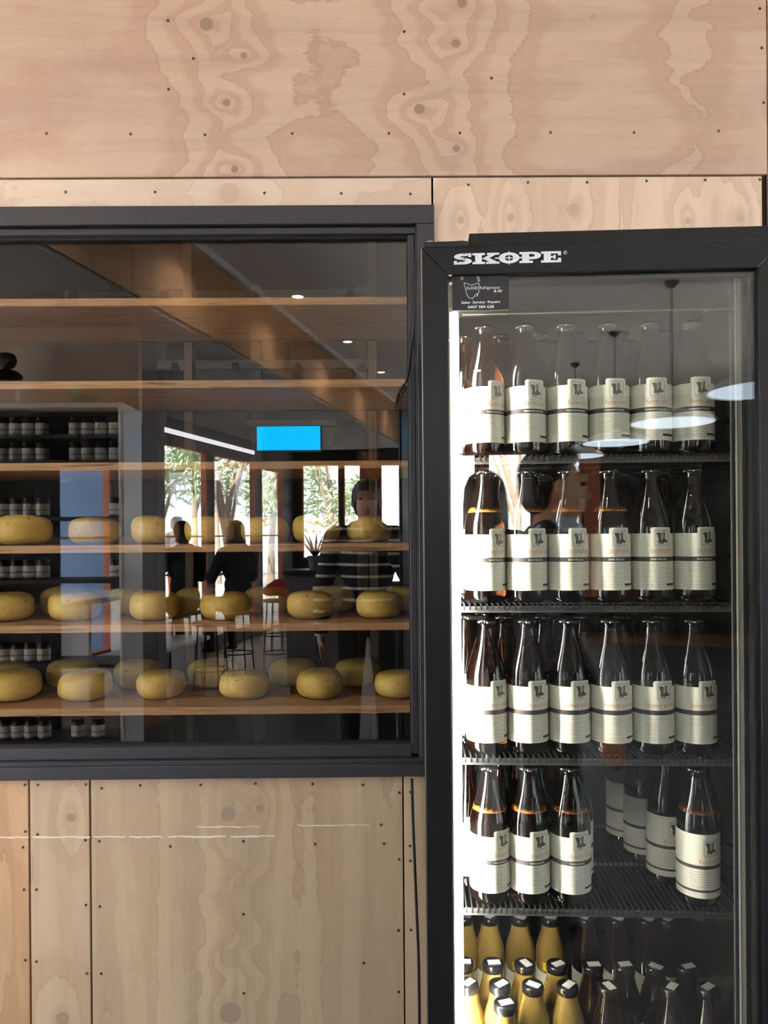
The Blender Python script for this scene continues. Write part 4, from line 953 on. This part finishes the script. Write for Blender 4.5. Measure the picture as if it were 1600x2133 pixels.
obj('toe_kick', MB().box(-0.25, -0.28, 0.006, 0.23, -0.03, 0.08), M_CHAR, ct); obj('door', MB().box(-0.26, 0.0, 0.10, -0.01, 0.016, 1.04), M_MAUVE, ct, bevel=0.003); obj('door', MB().box(0.0, 0.0, 0.10, 0.24, 0.016, 1.04), M_MAUVE, ct, bevel=0.003)
M_LEAF1 = mat('leaf_dark', (0.02, 0.05, 0.025), 0.4); M_LEAF2 = mat('leaf_green', (0.07, 0.22, 0.04), 0.4); M_POT = mat('grey_pot', (0.14, 0.15, 0.17), 0.6)
def pot_plant(x, y, z, spiky, lab):
    pp = empty('potted_plant', Matrix.Translation((x, y, z))); tag(pp, lab, 'plant', 'pot plants on the side counter')
    obj('pot', MB().lathe([(0.0, 0.0), (0.05, 0.0), (0.07, 0.12), (0.064, 0.12), (0.058, 0.10), (0.0, 0.10)], 20), M_POT, pp, True)
    for k in range(16 if spiky else 22):
        a = R.random() * 6.28; ln = R.uniform(0.16, 0.34) if spiky else R.uniform(0.12, 0.24); lean = R.uniform(0.3, 0.9)
        wd = 0.012 if spiky else 0.035; vs = []; n = 5
        for i in range(n + 1):
            t_ = i / n; w_ = wd * (1 - t_ ** 2) * (1 if spiky else (0.3 + 1.4 * math.sin(math.pi * min(t_ * .95 + .05, 1)))) + 0.001
            r_ = ln * t_ * lean; h = 0.10 + ln * (t_ - 0.35 * t_ * t_ * lean)
            for s_ in (-1, 1): vs.append((r_ * math.cos(a) - s_ * w_ * math.sin(a), r_ * math.sin(a) + s_ * w_ * math.cos(a), h))
        obj('leaf', MB().add(vs, [(2 * i, 2 * i + 1, 2 * i + 3, 2 * i + 2) for i in range(n)]), M_LEAF1 if spiky else M_LEAF2, pp, True)
pot_plant(ct.location.x - 0.03, ct.location.y - 0.14, 1.10, True, 'dark spiky pot plant on the side counter')
pot_plant(ct.location.x + 0.14, ct.location.y - 0.12, 1.10, False, 'bright green leafy pot plant on the side counter')
# wire stools
def stool(x, y, lab, h=0.64):
    s_ = empty('bar_stool', Matrix.Translation((x, y, 0.006))); tag(s_, lab, 'stool', 'wire stools by the windows')
    obj('seat', MB().lathe([(0.0, h - 0.03), (0.15, h - 0.03), (0.165, h - 0.02), (0.165, h - 0.006), (0.155, h), (0, h)], 28), wood('stool_seat_wood', srgb(150, 110, 76), srgb(100, 70, 46)), s_, True)
    for k in range(8):
        a = k * math.pi / 4 + 0.2
        obj('leg', MB().tube([(0.12 * math.cos(a), 0.12 * math.sin(a), h - 0.03), (0.165 * math.cos(a), 0.165 * math.sin(a), 0.012)], 0.006, 6), M_RUBBER, s_, True)
    for (r_, z) in ((0.165, 0.012), (0.152, 0.22)):
        obj('ring', MB().tube([(r_ * math.cos(i * math.pi / 16), r_ * math.sin(i * math.pi / 16), z) for i in range(32)], 0.007, 6, 0, True), M_RUBBER, s_, True)
pA, pB = vw(384, 1180, 7.5), vw(496, 1180, 7.5)
stool(pA.x, pA.y, 'wire stool under the left of the two seated people'); stool(pB.x, pB.y, 'wire stool under the right of the two seated people')
q = vw(440, 1390, 6.6); stool(q.x, q.y, 'empty wire stool in front of the two seated people')
pC = vw(576, 1200, 8.8); stool(pC.x, pC.y, 'wire stool with a red coat by the glass door')
ms = MB()
for (dx, dy, dz, r_) in ((0, 0, 0.08, 0.14), (0.07, 0.02, 0.06, 0.10), (-0.08, -0.02, 0.05, 0.10), (0.02, -0.05, 0.14, 0.09), (0.1, 0.06, -0.05, 0.07)):
    ms.ball((dx, dy, dz), (r_, r_ * 0.9, r_ * 0.6), 16)
rc = obj('coat', ms, mat('red_fabric', srgb(150, 30, 34), 0.8), None, True, M=Matrix.Translation((pC.x, pC.y, 0.69)))
mm_ = rc.modifiers.new('r', 'REMESH'); mm_.mode = 'VOXEL'; mm_.voxel_size = 0.012; mm_.use_smooth_shade = True
tag(rc, 'crumpled red coat lying on a wire stool', 'coat')
# ------------------------------------------------------------------ people
def seg_cap(mb, p0, r_0, p1, r_1, n=14):
    p0, p1 = Vector(p0), Vector(p1); d = (p1 - p0); L_ = d.length; t_ = d.normalized()
    pts = []; rs = []
    for i in range(5): a = math.pi / 2 * (1 - i / 4); pts.append(p0 - t_ * r_0 * math.sin(a)); rs.append(max(r_0 * math.cos(a), r_0 * 0.02))
    for i in range(1, 5): a = math.pi / 2 * i / 4; pts.append(p1 + t_ * r_1 * math.sin(a)); rs.append(max(r_1 * math.cos(a), r_1 * 0.02))
    # frame kept constant along the straight capsule
    a = Vector((0, 0, 1)) if abs(t_.z) < 0.9 else Vector((1, 0, 0)); e1 = t_.cross(a).normalized(); e2 = t_.cross(e1)
    vs = []; fs = []
    for p_, r_ in zip(pts, rs):
        for k in range(n): q_ = 2 * math.pi * k / n; vs.append(p_ + (e1 * math.cos(q_) + e2 * math.sin(q_)) * r_)
    N_ = len(pts)
    for i in range(N_ - 1):
        for k in range(n): fs.append((i * n + k, i * n + (k + 1) % n, (i + 1) * n + (k + 1) % n, (i + 1) * n + k))
    fs += [tuple(reversed(range(n))), tuple(range((N_ - 1) * n, N_ * n))]
    mb.add(vs, fs)
class Body:
    def __init__(s): s.mb = MB(); s.z = []          # zones: (p0, r0, p1, r1, material index)
    def cap(s, p0, r_0, p1, r_1, mi): seg_cap(s.mb, p0, r_0, p1, r_1); s.z.append((Vector(p0), r_0, Vector(p1), r_1, mi))
    def ell(s, c_, r_, mi, M=None): s.mb.ball(c_, r_, 18, 0, M); m_ = min(r_); s.z.append((Vector(c_), m_, Vector(c_) + Vector((0, 0, 1e-4)), m_, mi))
    def build(s, name, mats, M, voxel=0.008, clip=None):
        me = s.mb.mesh(name, mats); o = link(name, me, None, M)
        r_ = o.modifiers.new('r', 'REMESH'); r_.mode = 'VOXEL'; r_.voxel_size = voxel
        sm_ = o.modifiers.new('s', 'SMOOTH'); sm_.iterations = 4; sm_.factor = 0.5
        dg = bpy.context.evaluated_depsgraph_get(); me2 = bpy.data.meshes.new_from_object(o.evaluated_get(dg))
        o.modifiers.clear(); o.data = me2; me2.name = name
        me2.materials.clear()
        for t_ in mats: me2.materials.append(t_)
        mi = []
        for pl in me2.polygons:
            c_ = pl.center; best = 1e9; bi = 0
            for (a, ra, b_, rb, k) in s.z:
                d = b_ - a; t_ = max(0, min(1, (c_ - a).dot(d) / max(d.length_squared, 1e-9)))
                q = (c_ - (a + d * t_)).length - (ra + (rb - ra) * t_)
                if q < best: best = q; bi = k
            mi.append(bi)
        me2.polygons.foreach_set('material_index', mi); me2.polygons.foreach_set('use_smooth', [True] * len(mi)); me2.update()
        return o
def hand(B, wr, d, nrm, curl, mi, mirror=1):
    """palm and five fingers; d = direction of the fingers, nrm = palm side, mirror = side of the thumb"""
    d = Vector(d).normalized(); nrm = Vector(nrm).normalized(); sd = d.cross(nrm).normalized() * mirror; wr = Vector(wr)
    kn = wr + d * 0.085
    B.cap(wr, 0.024, wr + d * 0.03, 0.026, mi)
    for k, off in enumerate((-0.028, -0.009, 0.010, 0.028)): B.cap(wr + d * 0.02 + sd * off * 0.7, 0.014, kn + sd * off, 0.0115, mi)
    for k, (off, ln) in enumerate(((-0.028, 0.060), (-0.009, 0.075), (0.010, 0.080), (0.028, 0.070))):
        p_ = kn + sd * off; dd = d.copy()
        for j, fr_ in enumerate((0.45, 0.32, 0.23)):
            ax = sd.normalized(); dd = (dd + nrm * curl * (0.5 + 0.4 * j)).normalized()
            p2 = p_ + dd * ln * fr_; B.cap(p_, 0.0088 - j * 0.0008, p2, 0.0082 - j * 0.0008, mi); p_ = p2
    th = wr + d * 0.03 + sd * 0.026
    t1 = th + (d * 0.7 + sd * 0.7 + nrm * 0.3).normalized() * 0.04; t2 = t1 + (d * 0.9 + sd * 0.25 + nrm * 0.4).normalized() * 0.032
    B.cap(th, 0.013, t1, 0.0105, mi); B.cap(t1, 0.0102, t2, 0.0085, mi)
def head(B, c_, mi, yaw=0.0, s_=1.0):
    """head looking along +y turned by yaw; c_ = centre of the skull"""
    c_ = Vector(c_); Rz = Matrix.Rotation(yaw, 3, 'Z')
    def T(x, y, z): return c_ + Rz @ (Vector((x, y, z)) * s_)
    B.ell(T(0, -0.01, 0.02), (0.076 * s_, 0.095 * s_, 0.098 * s_), mi, Rz)
    B.ell(T(0, 0.028, -0.045), (0.058 * s_, 0.066 * s_, 0.075 * s_), mi, Rz)
    B.cap(T(0, 0.055, -0.098), 0.022 * s_, T(0, 0.05, -0.09), 0.026 * s_, mi)
    B.cap(T(0, 0.088, 0.012), 0.010 * s_, T(0, 0.108, -0.028), 0.0135 * s_, mi)
    for sx in (-1, 1):
        B.cap(T(sx * 0.077, -0.012, 0.01), 0.013 * s_, T(sx * 0.079, -0.008, -0.028), 0.010 * s_, mi)
        B.cap(T(sx * 0.014, 0.093, 0.032), 0.012 * s_, T(sx * 0.048, 0.078, 0.032), 0.011 * s_, mi)
    B.cap(T(-0.018, 0.086, -0.062), 0.010 * s_, T(0.018, 0.086, -0.062), 0.010 * s_, mi)
    return T
def face(o, T_c, yaw, M_eye, M_lip, s_=1.0):
    Rz = Matrix.Rotation(yaw, 4, 'Z'); Mx = Matrix.Translation(T_c) @ Rz @ Matrix.Scale(s_, 4)
    for sx in (-1, 1):
        obj('eye', MB().ball((sx * 0.031, 0.084, 0.012), (0.0125, 0.009, 0.008), 12), M_eye, o, True, M=Mx)
        obj('eyebrow', MB().tube([(sx * 0.014, 0.103, 0.034), (sx * 0.032, 0.097, 0.038), (sx * 0.05, 0.083, 0.034)], [0.002, 0.003, 0.0015], 6), M_HAIR, o, True, M=Mx)
    obj('mouth', MB().tube([(-0.024, 0.090, -0.062), (-0.01, 0.0965, -0.060), (0.01, 0.0965, -0.060), (0.024, 0.090, -0.062)], [0.002, 0.005, 0.005, 0.002], 8), M_lip, o, True, M=Mx)
M_SKIN = mat('skin', srgb(196, 142, 112), 0.5, Subsurface_Weight=0.0); M_HAIR = mat('black_hair', (0.012, 0.010, 0.010), 0.45)
M_EYE = mat('eye_dark', (0.03, 0.02, 0.015), 0.15); M_LIP = mat('lips', srgb(160, 90, 82), 0.5)
t = mat('striped_knit', (0.012, 0.016, 0.026), 0.85); g = NT(t); sep = g.new('ShaderNodeSeparateXYZ'); g.put(sep.inputs[0], g.coord())
wv = g.math('FRACT', g.math('DIVIDE', g.math('ADD', sep.outputs[2], g.math('MULTIPLY', g.noise(g.coord(), 3, 1), 0.015)), 0.066))
g.color(g.ramp(wv, [(0.0, srgb(28, 34, 46)), (0.76, srgb(28, 34, 46)), (0.79, srgb(225, 222, 215)), (0.97, srgb(225, 222, 215)), (1.0, srgb(28, 34, 46))], 'LINEAR')); M_STRIPE = t
M_NAVY = mat('navy_cloth', (0.016, 0.018, 0.028), 0.85); M_DARKCLOTH = mat('black_cloth', (0.008, 0.008, 0.010), 0.85); M_TROUS = mat('black_trousers', (0.010, 0.011, 0.014), 0.8)
M_SHOE = mat('shoe_dark', (0.02, 0.018, 0.017), 0.5); M_LIGHTCLOTH = mat('pale_blue_cloth', srgb(170, 185, 205), 0.8)
HR = {}
def hair_cap(o, c_, yaw, long_=0.0, s_=1.0, name='hair'):
    Rz = Matrix.Rotation(yaw, 3, 'Z'); mb = MB()
    mb.ball((0, -0.020, 0.030), (0.088, 0.100, 0.103), 20)
    mb.ball((0, -0.055, -0.02 - long_ * 0.3), (0.080, 0.062, 0.085 + long_ * 0.5), 18)
    mb.ball((0, 0.045, 0.092), (0.062, 0.05, 0.035), 16)
    if long_:
        for sx in (-1, 1): mb.ball((sx * 0.07, -0.02, -0.04 - long_ * 0.4), (0.026, 0.055, 0.09 + long_ * 0.5), 14)
    h = obj(name, mb, M_HAIR, o, True, M=Matrix.Translation(c_) @ Rz.to_4x4() @ Matrix.Scale(s_, 4))
    m_ = h.modifiers.new('r', 'REMESH'); m_.mode = 'VOXEL'; m_.voxel_size = 0.010; m_.use_smooth_shade = True
    return h
def torso_legs(B, top, bot, shoe, z0=0.0, sit=False, sh=1.40):
    """mats: top, bot, shoe indexes; standing figure facing +y"""
    B.ell((0, 0, 0.955), (0.168, 0.118, 0.13), bot if not sit else top); B.ell((0, 0.005, 1.07), (0.150, 0.108, 0.14), top)
    B.ell((0, 0.012, 1.24), (0.168, 0.118, 0.17), top); B.cap((-0.15, -0.005, sh), 0.062, (0.15, -0.005, sh), 0.062, top); B.cap((-0.06, -0.01, sh + 0.03), 0.058, (0.06, -0.01, sh + 0.03), 0.058, top)
    for sx in (-1, 1):
        if not sit:
            B.cap((sx * 0.088, 0, 0.90), 0.092, (sx * 0.10, 0.015, 0.50), 0.066, bot); B.cap((sx * 0.10, 0.015, 0.50), 0.064, (sx * 0.108, -0.02, 0.10), 0.050, bot)
            B.cap((sx * 0.108, -0.03, 0.05), 0.042, (sx * 0.122, 0.13, 0.034), 0.032, shoe)
        else:
            B.cap((sx * 0.09, 0.02, 0.88), 0.088, (sx * 0.14, 0.40, 0.86), 0.068, bot); B.cap((sx * 0.14, 0.40, 0.86), 0.062, (sx * 0.13, 0.30, 0.44), 0.046, bot); B.cap((sx * 0.13, 0.28, 0.41), 0.04, (sx * 0.13, 0.42, 0.385), 0.03, shoe)
# the photographer in a striped jumper
px_, py_ = vw(764, 1100, 4.15).x, -2.27
B = Body(); torso_legs(B, 0, 1, 2)
B.cap((0, 0, 1.44), 0.056, (0, 0.02, 1.52), 0.052, 3); hc = (0, 0.03, 1.592); head(B, hc, 3)
B.cap((-0.185, 0, 1.385), 0.066, (-0.255, -0.02, 1.11), 0.058, 0); B.cap((-0.255, -0.02, 1.11), 0.058, (-0.262, 0.04, 0.87), 0.046, 0)
hand(B, (-0.262, 0.045, 0.84), (0.0, 0.15, -1), (1, 0, 0), 0.25, 3, -1)
ph = Vector((0.0 - px_, CAMY - py_, CAMZ))                      # the phone, in the photographer's own frame
el = Vector((0.26, 0.12, 1.14)); wr = ph + Vector((0.045, -0.05, -0.085))
B.cap((0.185, 0, 1.385), 0.066, el, 0.056, 0); B.cap(el, 0.054, wr + (el - wr).normalized() * 0.03, 0.040, 0)
hand(B, wr, (-0.10, 0.05, 1), (-1, 0.25, 0.0), 0.55, 3, 1)
per = B.build('person', [M_STRIPE, M_TROUS, M_SHOE, M_SKIN], Matrix.Translation((px_, py_, 0.006)), 0.0075)
tag(per, 'person in a navy and white striped jumper holding up a phone', 'person')
hair_cap(per, hc, 0, 0.0); face(per, Vector(hc), 0, M_EYE, M_LIP)
pe = empty('phone', Matrix.Translation((0.0, CAMY - 0.0065, CAMZ))); tag(pe, 'dark smartphone held up by the person in the striped jumper', 'phone')
obj('case', MB().box(-0.030, -0.009, -0.125, 0.045, -0.0012, 0.030), mat('phone_dark', (0.02, 0.022, 0.026), 0.25), pe, bevel=0.003)
obj('screen', MB().box(-0.027, -0.0095, -0.120, 0.042, -0.009, 0.025), mat('screen_dark', (0.01, 0.01, 0.012), 0.1), pe)
for k, (x, z) in enumerate(((0.030, 0.014), (0.030, -0.006), (0.030, -0.026))): obj('lens', MB().lathe([(0.006, 0), (0.006, 0.0012), (0.004, 0.0016), (0, 0.001)], 14), M_RUBBER, pe, True, M=Matrix.Translation((x, -0.0012, z)) @ Matrix.Rotation(rad(-90), 4, 'X'))
# the man in profile beside the fridge
q = vf(1138, 1020, 2.45)
B = Body(); torso_legs(B, 0, 1, 2)
B.cap((0, 0, 1.43), 0.062, (0, 0.025, 1.52), 0.058, 3); hc = (0, 0.035, 1.60); head(B, hc, 3, 0.0, 1.04)
for sx in (-1, 1):
    B.cap((sx * 0.19, 0, 1.385), 0.07, (sx * 0.25, -0.01, 1.11), 0.058, 0); B.cap((sx * 0.25, -0.01, 1.11), 0.056, (sx * 0.24, 0.10, 0.89), 0.044, 0); hand(B, (sx * 0.24, 0.115, 0.86), (0, 0.3, -1), (-sx, 0, 0), 0.3, 3, sx)
B.cap((-0.03, 0.075, 1.45), 0.045, (0.05, 0.075, 1.44), 0.045, 4); B.cap((-0.06, 0.03, 1.46), 0.04, (-0.03, 0.08, 1.45), 0.04, 4); B.cap((0.03, 0.10, 1.44), 0.035, (0.02, 0.12, 1.36), 0.035, 4)
hm = q.z / 1.60
pm = B.build('person', [M_NAVY, M_TROUS, M_SHOE, M_SKIN, M_LIGHTCLOTH], Matrix.Translation((q.x, q.y, 0.006)) @ Matrix.Rotation(rad(-98), 4, 'Z') @ Matrix.Scale(hm, 4), 0.008)
tag(pm, 'dark haired person in profile with dark jacket and pale blue scarf', 'person')
hair_cap(pm, Vector(hc) + Vector((0, -0.012, 0.012)), 0, 0.0, 1.0); face(pm, Vector(hc), 0, M_EYE, M_LIP, 1.04)
# person seen from behind, further back
q = vf(1012, 1062, 3.4)
B = Body(); torso_legs(B, 0, 1, 2); B.cap((0, 0, 1.44), 0.055, (0, 0.02, 1.52), 0.052, 3); hc = (0, 0.03, 1.592); head(B, hc, 3)
for sx in (-1, 1):
    B.cap((sx * 0.18, 0, 1.385), 0.062, (sx * 0.24, -0.01, 1.11), 0.052, 0); B.cap((sx * 0.24, -0.01, 1.11), 0.05, (sx * 0.22, 0.12, 0.90), 0.040, 0); hand(B, (sx * 0.22, 0.13, 0.87), (0, 0.3, -1), (-sx, 0, 0), 0.3, 3, sx)
pk = B.build('person', [M_DARKCLOTH, M_TROUS, M_SHOE, M_SKIN], Matrix.Translation((q.x, q.y, 0.006)) @ Matrix.Rotation(rad(170), 4, 'Z') @ Matrix.Scale(0.975, 4), 0.009)
tag(pk, 'person with fluffy black hair and black top seen from behind', 'person'); hair_cap(pk, hc, 0, 0.10, 1.15); face(pk, Vector(hc), 0, M_EYE, M_LIP)
# two people seated at the windows, backs to the shop
for (pp, lab, mm, lng) in ((pA, 'person in a dark navy jacket seated on the left wire stool', M_NAVY, 0.0), (pB, 'person in black seated on the right wire stool', M_DARKCLOTH, 0.12)):
    B = Body(); torso_legs(B, 0, 1, 2, sit=True); B.cap((0, 0, 1.44), 0.055, (0, 0.03, 1.52), 0.052, 3); hc = (0, 0.045, 1.59); head(B, hc, 3, 0.2)
    for sx in (-1, 1):
        B.cap((sx * 0.18, 0, 1.385), 0.064, (sx * 0.25, 0.10, 1.14), 0.056, 0); B.cap((sx * 0.25, 0.10, 1.14), 0.054, (sx * 0.14, 0.34, 1.16), 0.040, 0); hand(B, (sx * 0.13, 0.36, 1.165), (-sx * 0.4, 1, 0), (0, 0, -1), 0.3, 3, sx)
    o = B.build('person', [mm, M_TROUS, M_SHOE, M_SKIN], Matrix.Translation((pp.x, pp.y, -0.16)) @ Matrix.Rotation(rad(135), 4, 'Z'), 0.010)
    tag(o, lab, 'person'); hair_cap(o, hc, 0.2, lng); face(o, Vector(hc), 0.2, M_EYE, M_LIP)
# a walker in white outside
q = vw(366, 1090, 12.5)
B = Body(); torso_legs(B, 0, 1, 2); B.cap((0, 0, 1.44), 0.055, (0, 0.02, 1.52), 0.052, 3); hc = (0, 0.03, 1.592); head(B, hc, 3)
for sx in (-1, 1):
    B.cap((sx * 0.18, 0, 1.385), 0.062, (sx * 0.24, -0.01, 1.11), 0.052, 0); B.cap((sx * 0.24, -0.01, 1.11), 0.05, (sx * 0.22, 0.12, 0.90), 0.040, 3); hand(B, (sx * 0.22, 0.13, 0.87), (0, 0.3, -1), (-sx, 0, 0), 0.3, 3, sx)
o = B.build('person', [M_WHITE, mat('coral_shorts', srgb(220, 90, 80), 0.8), M_SHOE, M_SKIN], Matrix.Translation((q.x, q.y, 0)) @ Matrix.Rotation(rad(-60), 4, 'Z'), 0.012)
tag(o, 'person in a white shirt walking in the garden outside', 'person'); hair_cap(o, hc, 0, 0); face(o, Vector(hc), 0, M_EYE, M_LIP)

# ------------------------------------------------------------------ the garden
tag(obj('garden_wall', MB().box(-4.7, -7.25, -0.05, -2.95, -7.08, 2.5).box(-4.75, -7.3, 2.5, -2.9, -7.03, 2.56), mat('pale_blue_render', (0.15, 0.24, 0.42), 0.8)), 'pale blue rendered garden wall just outside the windows', 'wall')
tag(obj('ground', MB().box(-40, -50, -0.2, 40, 14, -0.051), mat('pale_gravel', (0.44, 0.43, 0.41), 0.9)), 'pale gravel ground of the garden', kind='structure')
t = mat('tree_leaf', (0.10, 0.2, 0.04), 0.5); g = NT(t); oi = g.new('ShaderNodeObjectInfo'); nz = g.noise(g.coord(), 1.7, 2)
g.color(g.ramp(nz, [(0.3, (0.40, 0.54, 0.28)), (0.5, (0.58, 0.70, 0.42)), (0.7, (0.74, 0.80, 0.58))])); M_TREE = t
M_BARK = wood('pale_bark', srgb(190, 170, 150), srgb(140, 116, 96), 2)
def tree(x, y, h, rx, lab, n=1300):
    tr_ = empty('tree', Matrix.Translation((x, y, -0.051))); tag(tr_, lab, 'tree', 'garden trees')
    tp = Vector((R.uniform(-.3, .3), R.uniform(-.3, .3), h * 0.55))
    obj('trunk', MB().tube([(0, 0, 0), (tp.x * 0.3, tp.y * 0.3, h * 0.25), tp], [0.10, 0.07, 0.05], 8), M_BARK, tr_, True)
    cl_ = []
    for k in range(6):
        a = R.random() * 6.28; e_ = Vector((rx * 0.6 * math.cos(a), rx * 0.6 * math.sin(a), h * R.uniform(0.35, 0.95))); cl_.append((e_, rx * R.uniform(0.35, 0.6)))
        s0 = Vector((tp.x * 0.3, tp.y * 0.3, h * 0.25)).lerp(tp, R.random()); obj('branch', MB().tube([s0, s0.lerp(e_, 0.5) + Vector((0, 0, 0.1)), e_], [0.04, 0.03, 0.012], 6), M_BARK, tr_, True)
    cl_.append((Vector((0, 0, h * 0.8)), rx * 0.6)); vs = []; fs = []
    for i in range(n):
        c_, r_ = R.choice(cl_); d = Vector((R.gauss(0, 1), R.gauss(0, 1), R.gauss(0, 1))).normalized() * r_ * R.random() ** 0.5
        p_ = c_ + d; e1 = Vector((R.gauss(0, 1), R.gauss(0, 1), R.gauss(0, 1))).normalized(); e2 = e1.orthogonal().normalized()
        l_ = R.uniform(0.06, 0.13); w_ = l_ * 0.32; k = len(vs)
        vs += [p_ - e1 * l_, p_ + e2 * w_, p_ + e1 * l_, p_ - e2 * w_]; fs.append((k, k + 1, k + 2, k + 3))
    fo = obj('foliage', MB().add(vs, fs), M_TREE, tr_); fo['kind'] = 'stuff'
for (u, L, h, rx, lab) in ((325, 13.0, 5.0, 1.0, 'pale leafy tree left of the tall garden windows'), (405, 16.8, 6.0, 1.3, 'tall tree behind the walker in white'), (485, 13.2, 4.4, 1.0, 'bushy tree outside the right tall window'), (562, 16.6, 5.2, 1.2, 'tree outside the glass door'), (455, 22, 8, 2.2, 'big tree at the back of the garden')):
    q = vw(u, 1110, L); tree(q.x, q.y, h, rx, lab)
for (x, y, h, rx, lab) in ((-0.9, -12.9, 4.6, 1.0, 'tree outside the left far window'), (1.2, -13.1, 4.8, 1.0, 'tree outside the middle far window'), (3.3, -13.3, 4.8, 1.0, 'tree outside the right far window'), (-6.9, -3.6, 4.0, 1.2, 'small tree outside the near left windows')):
    tree(x, y, h, rx, lab)
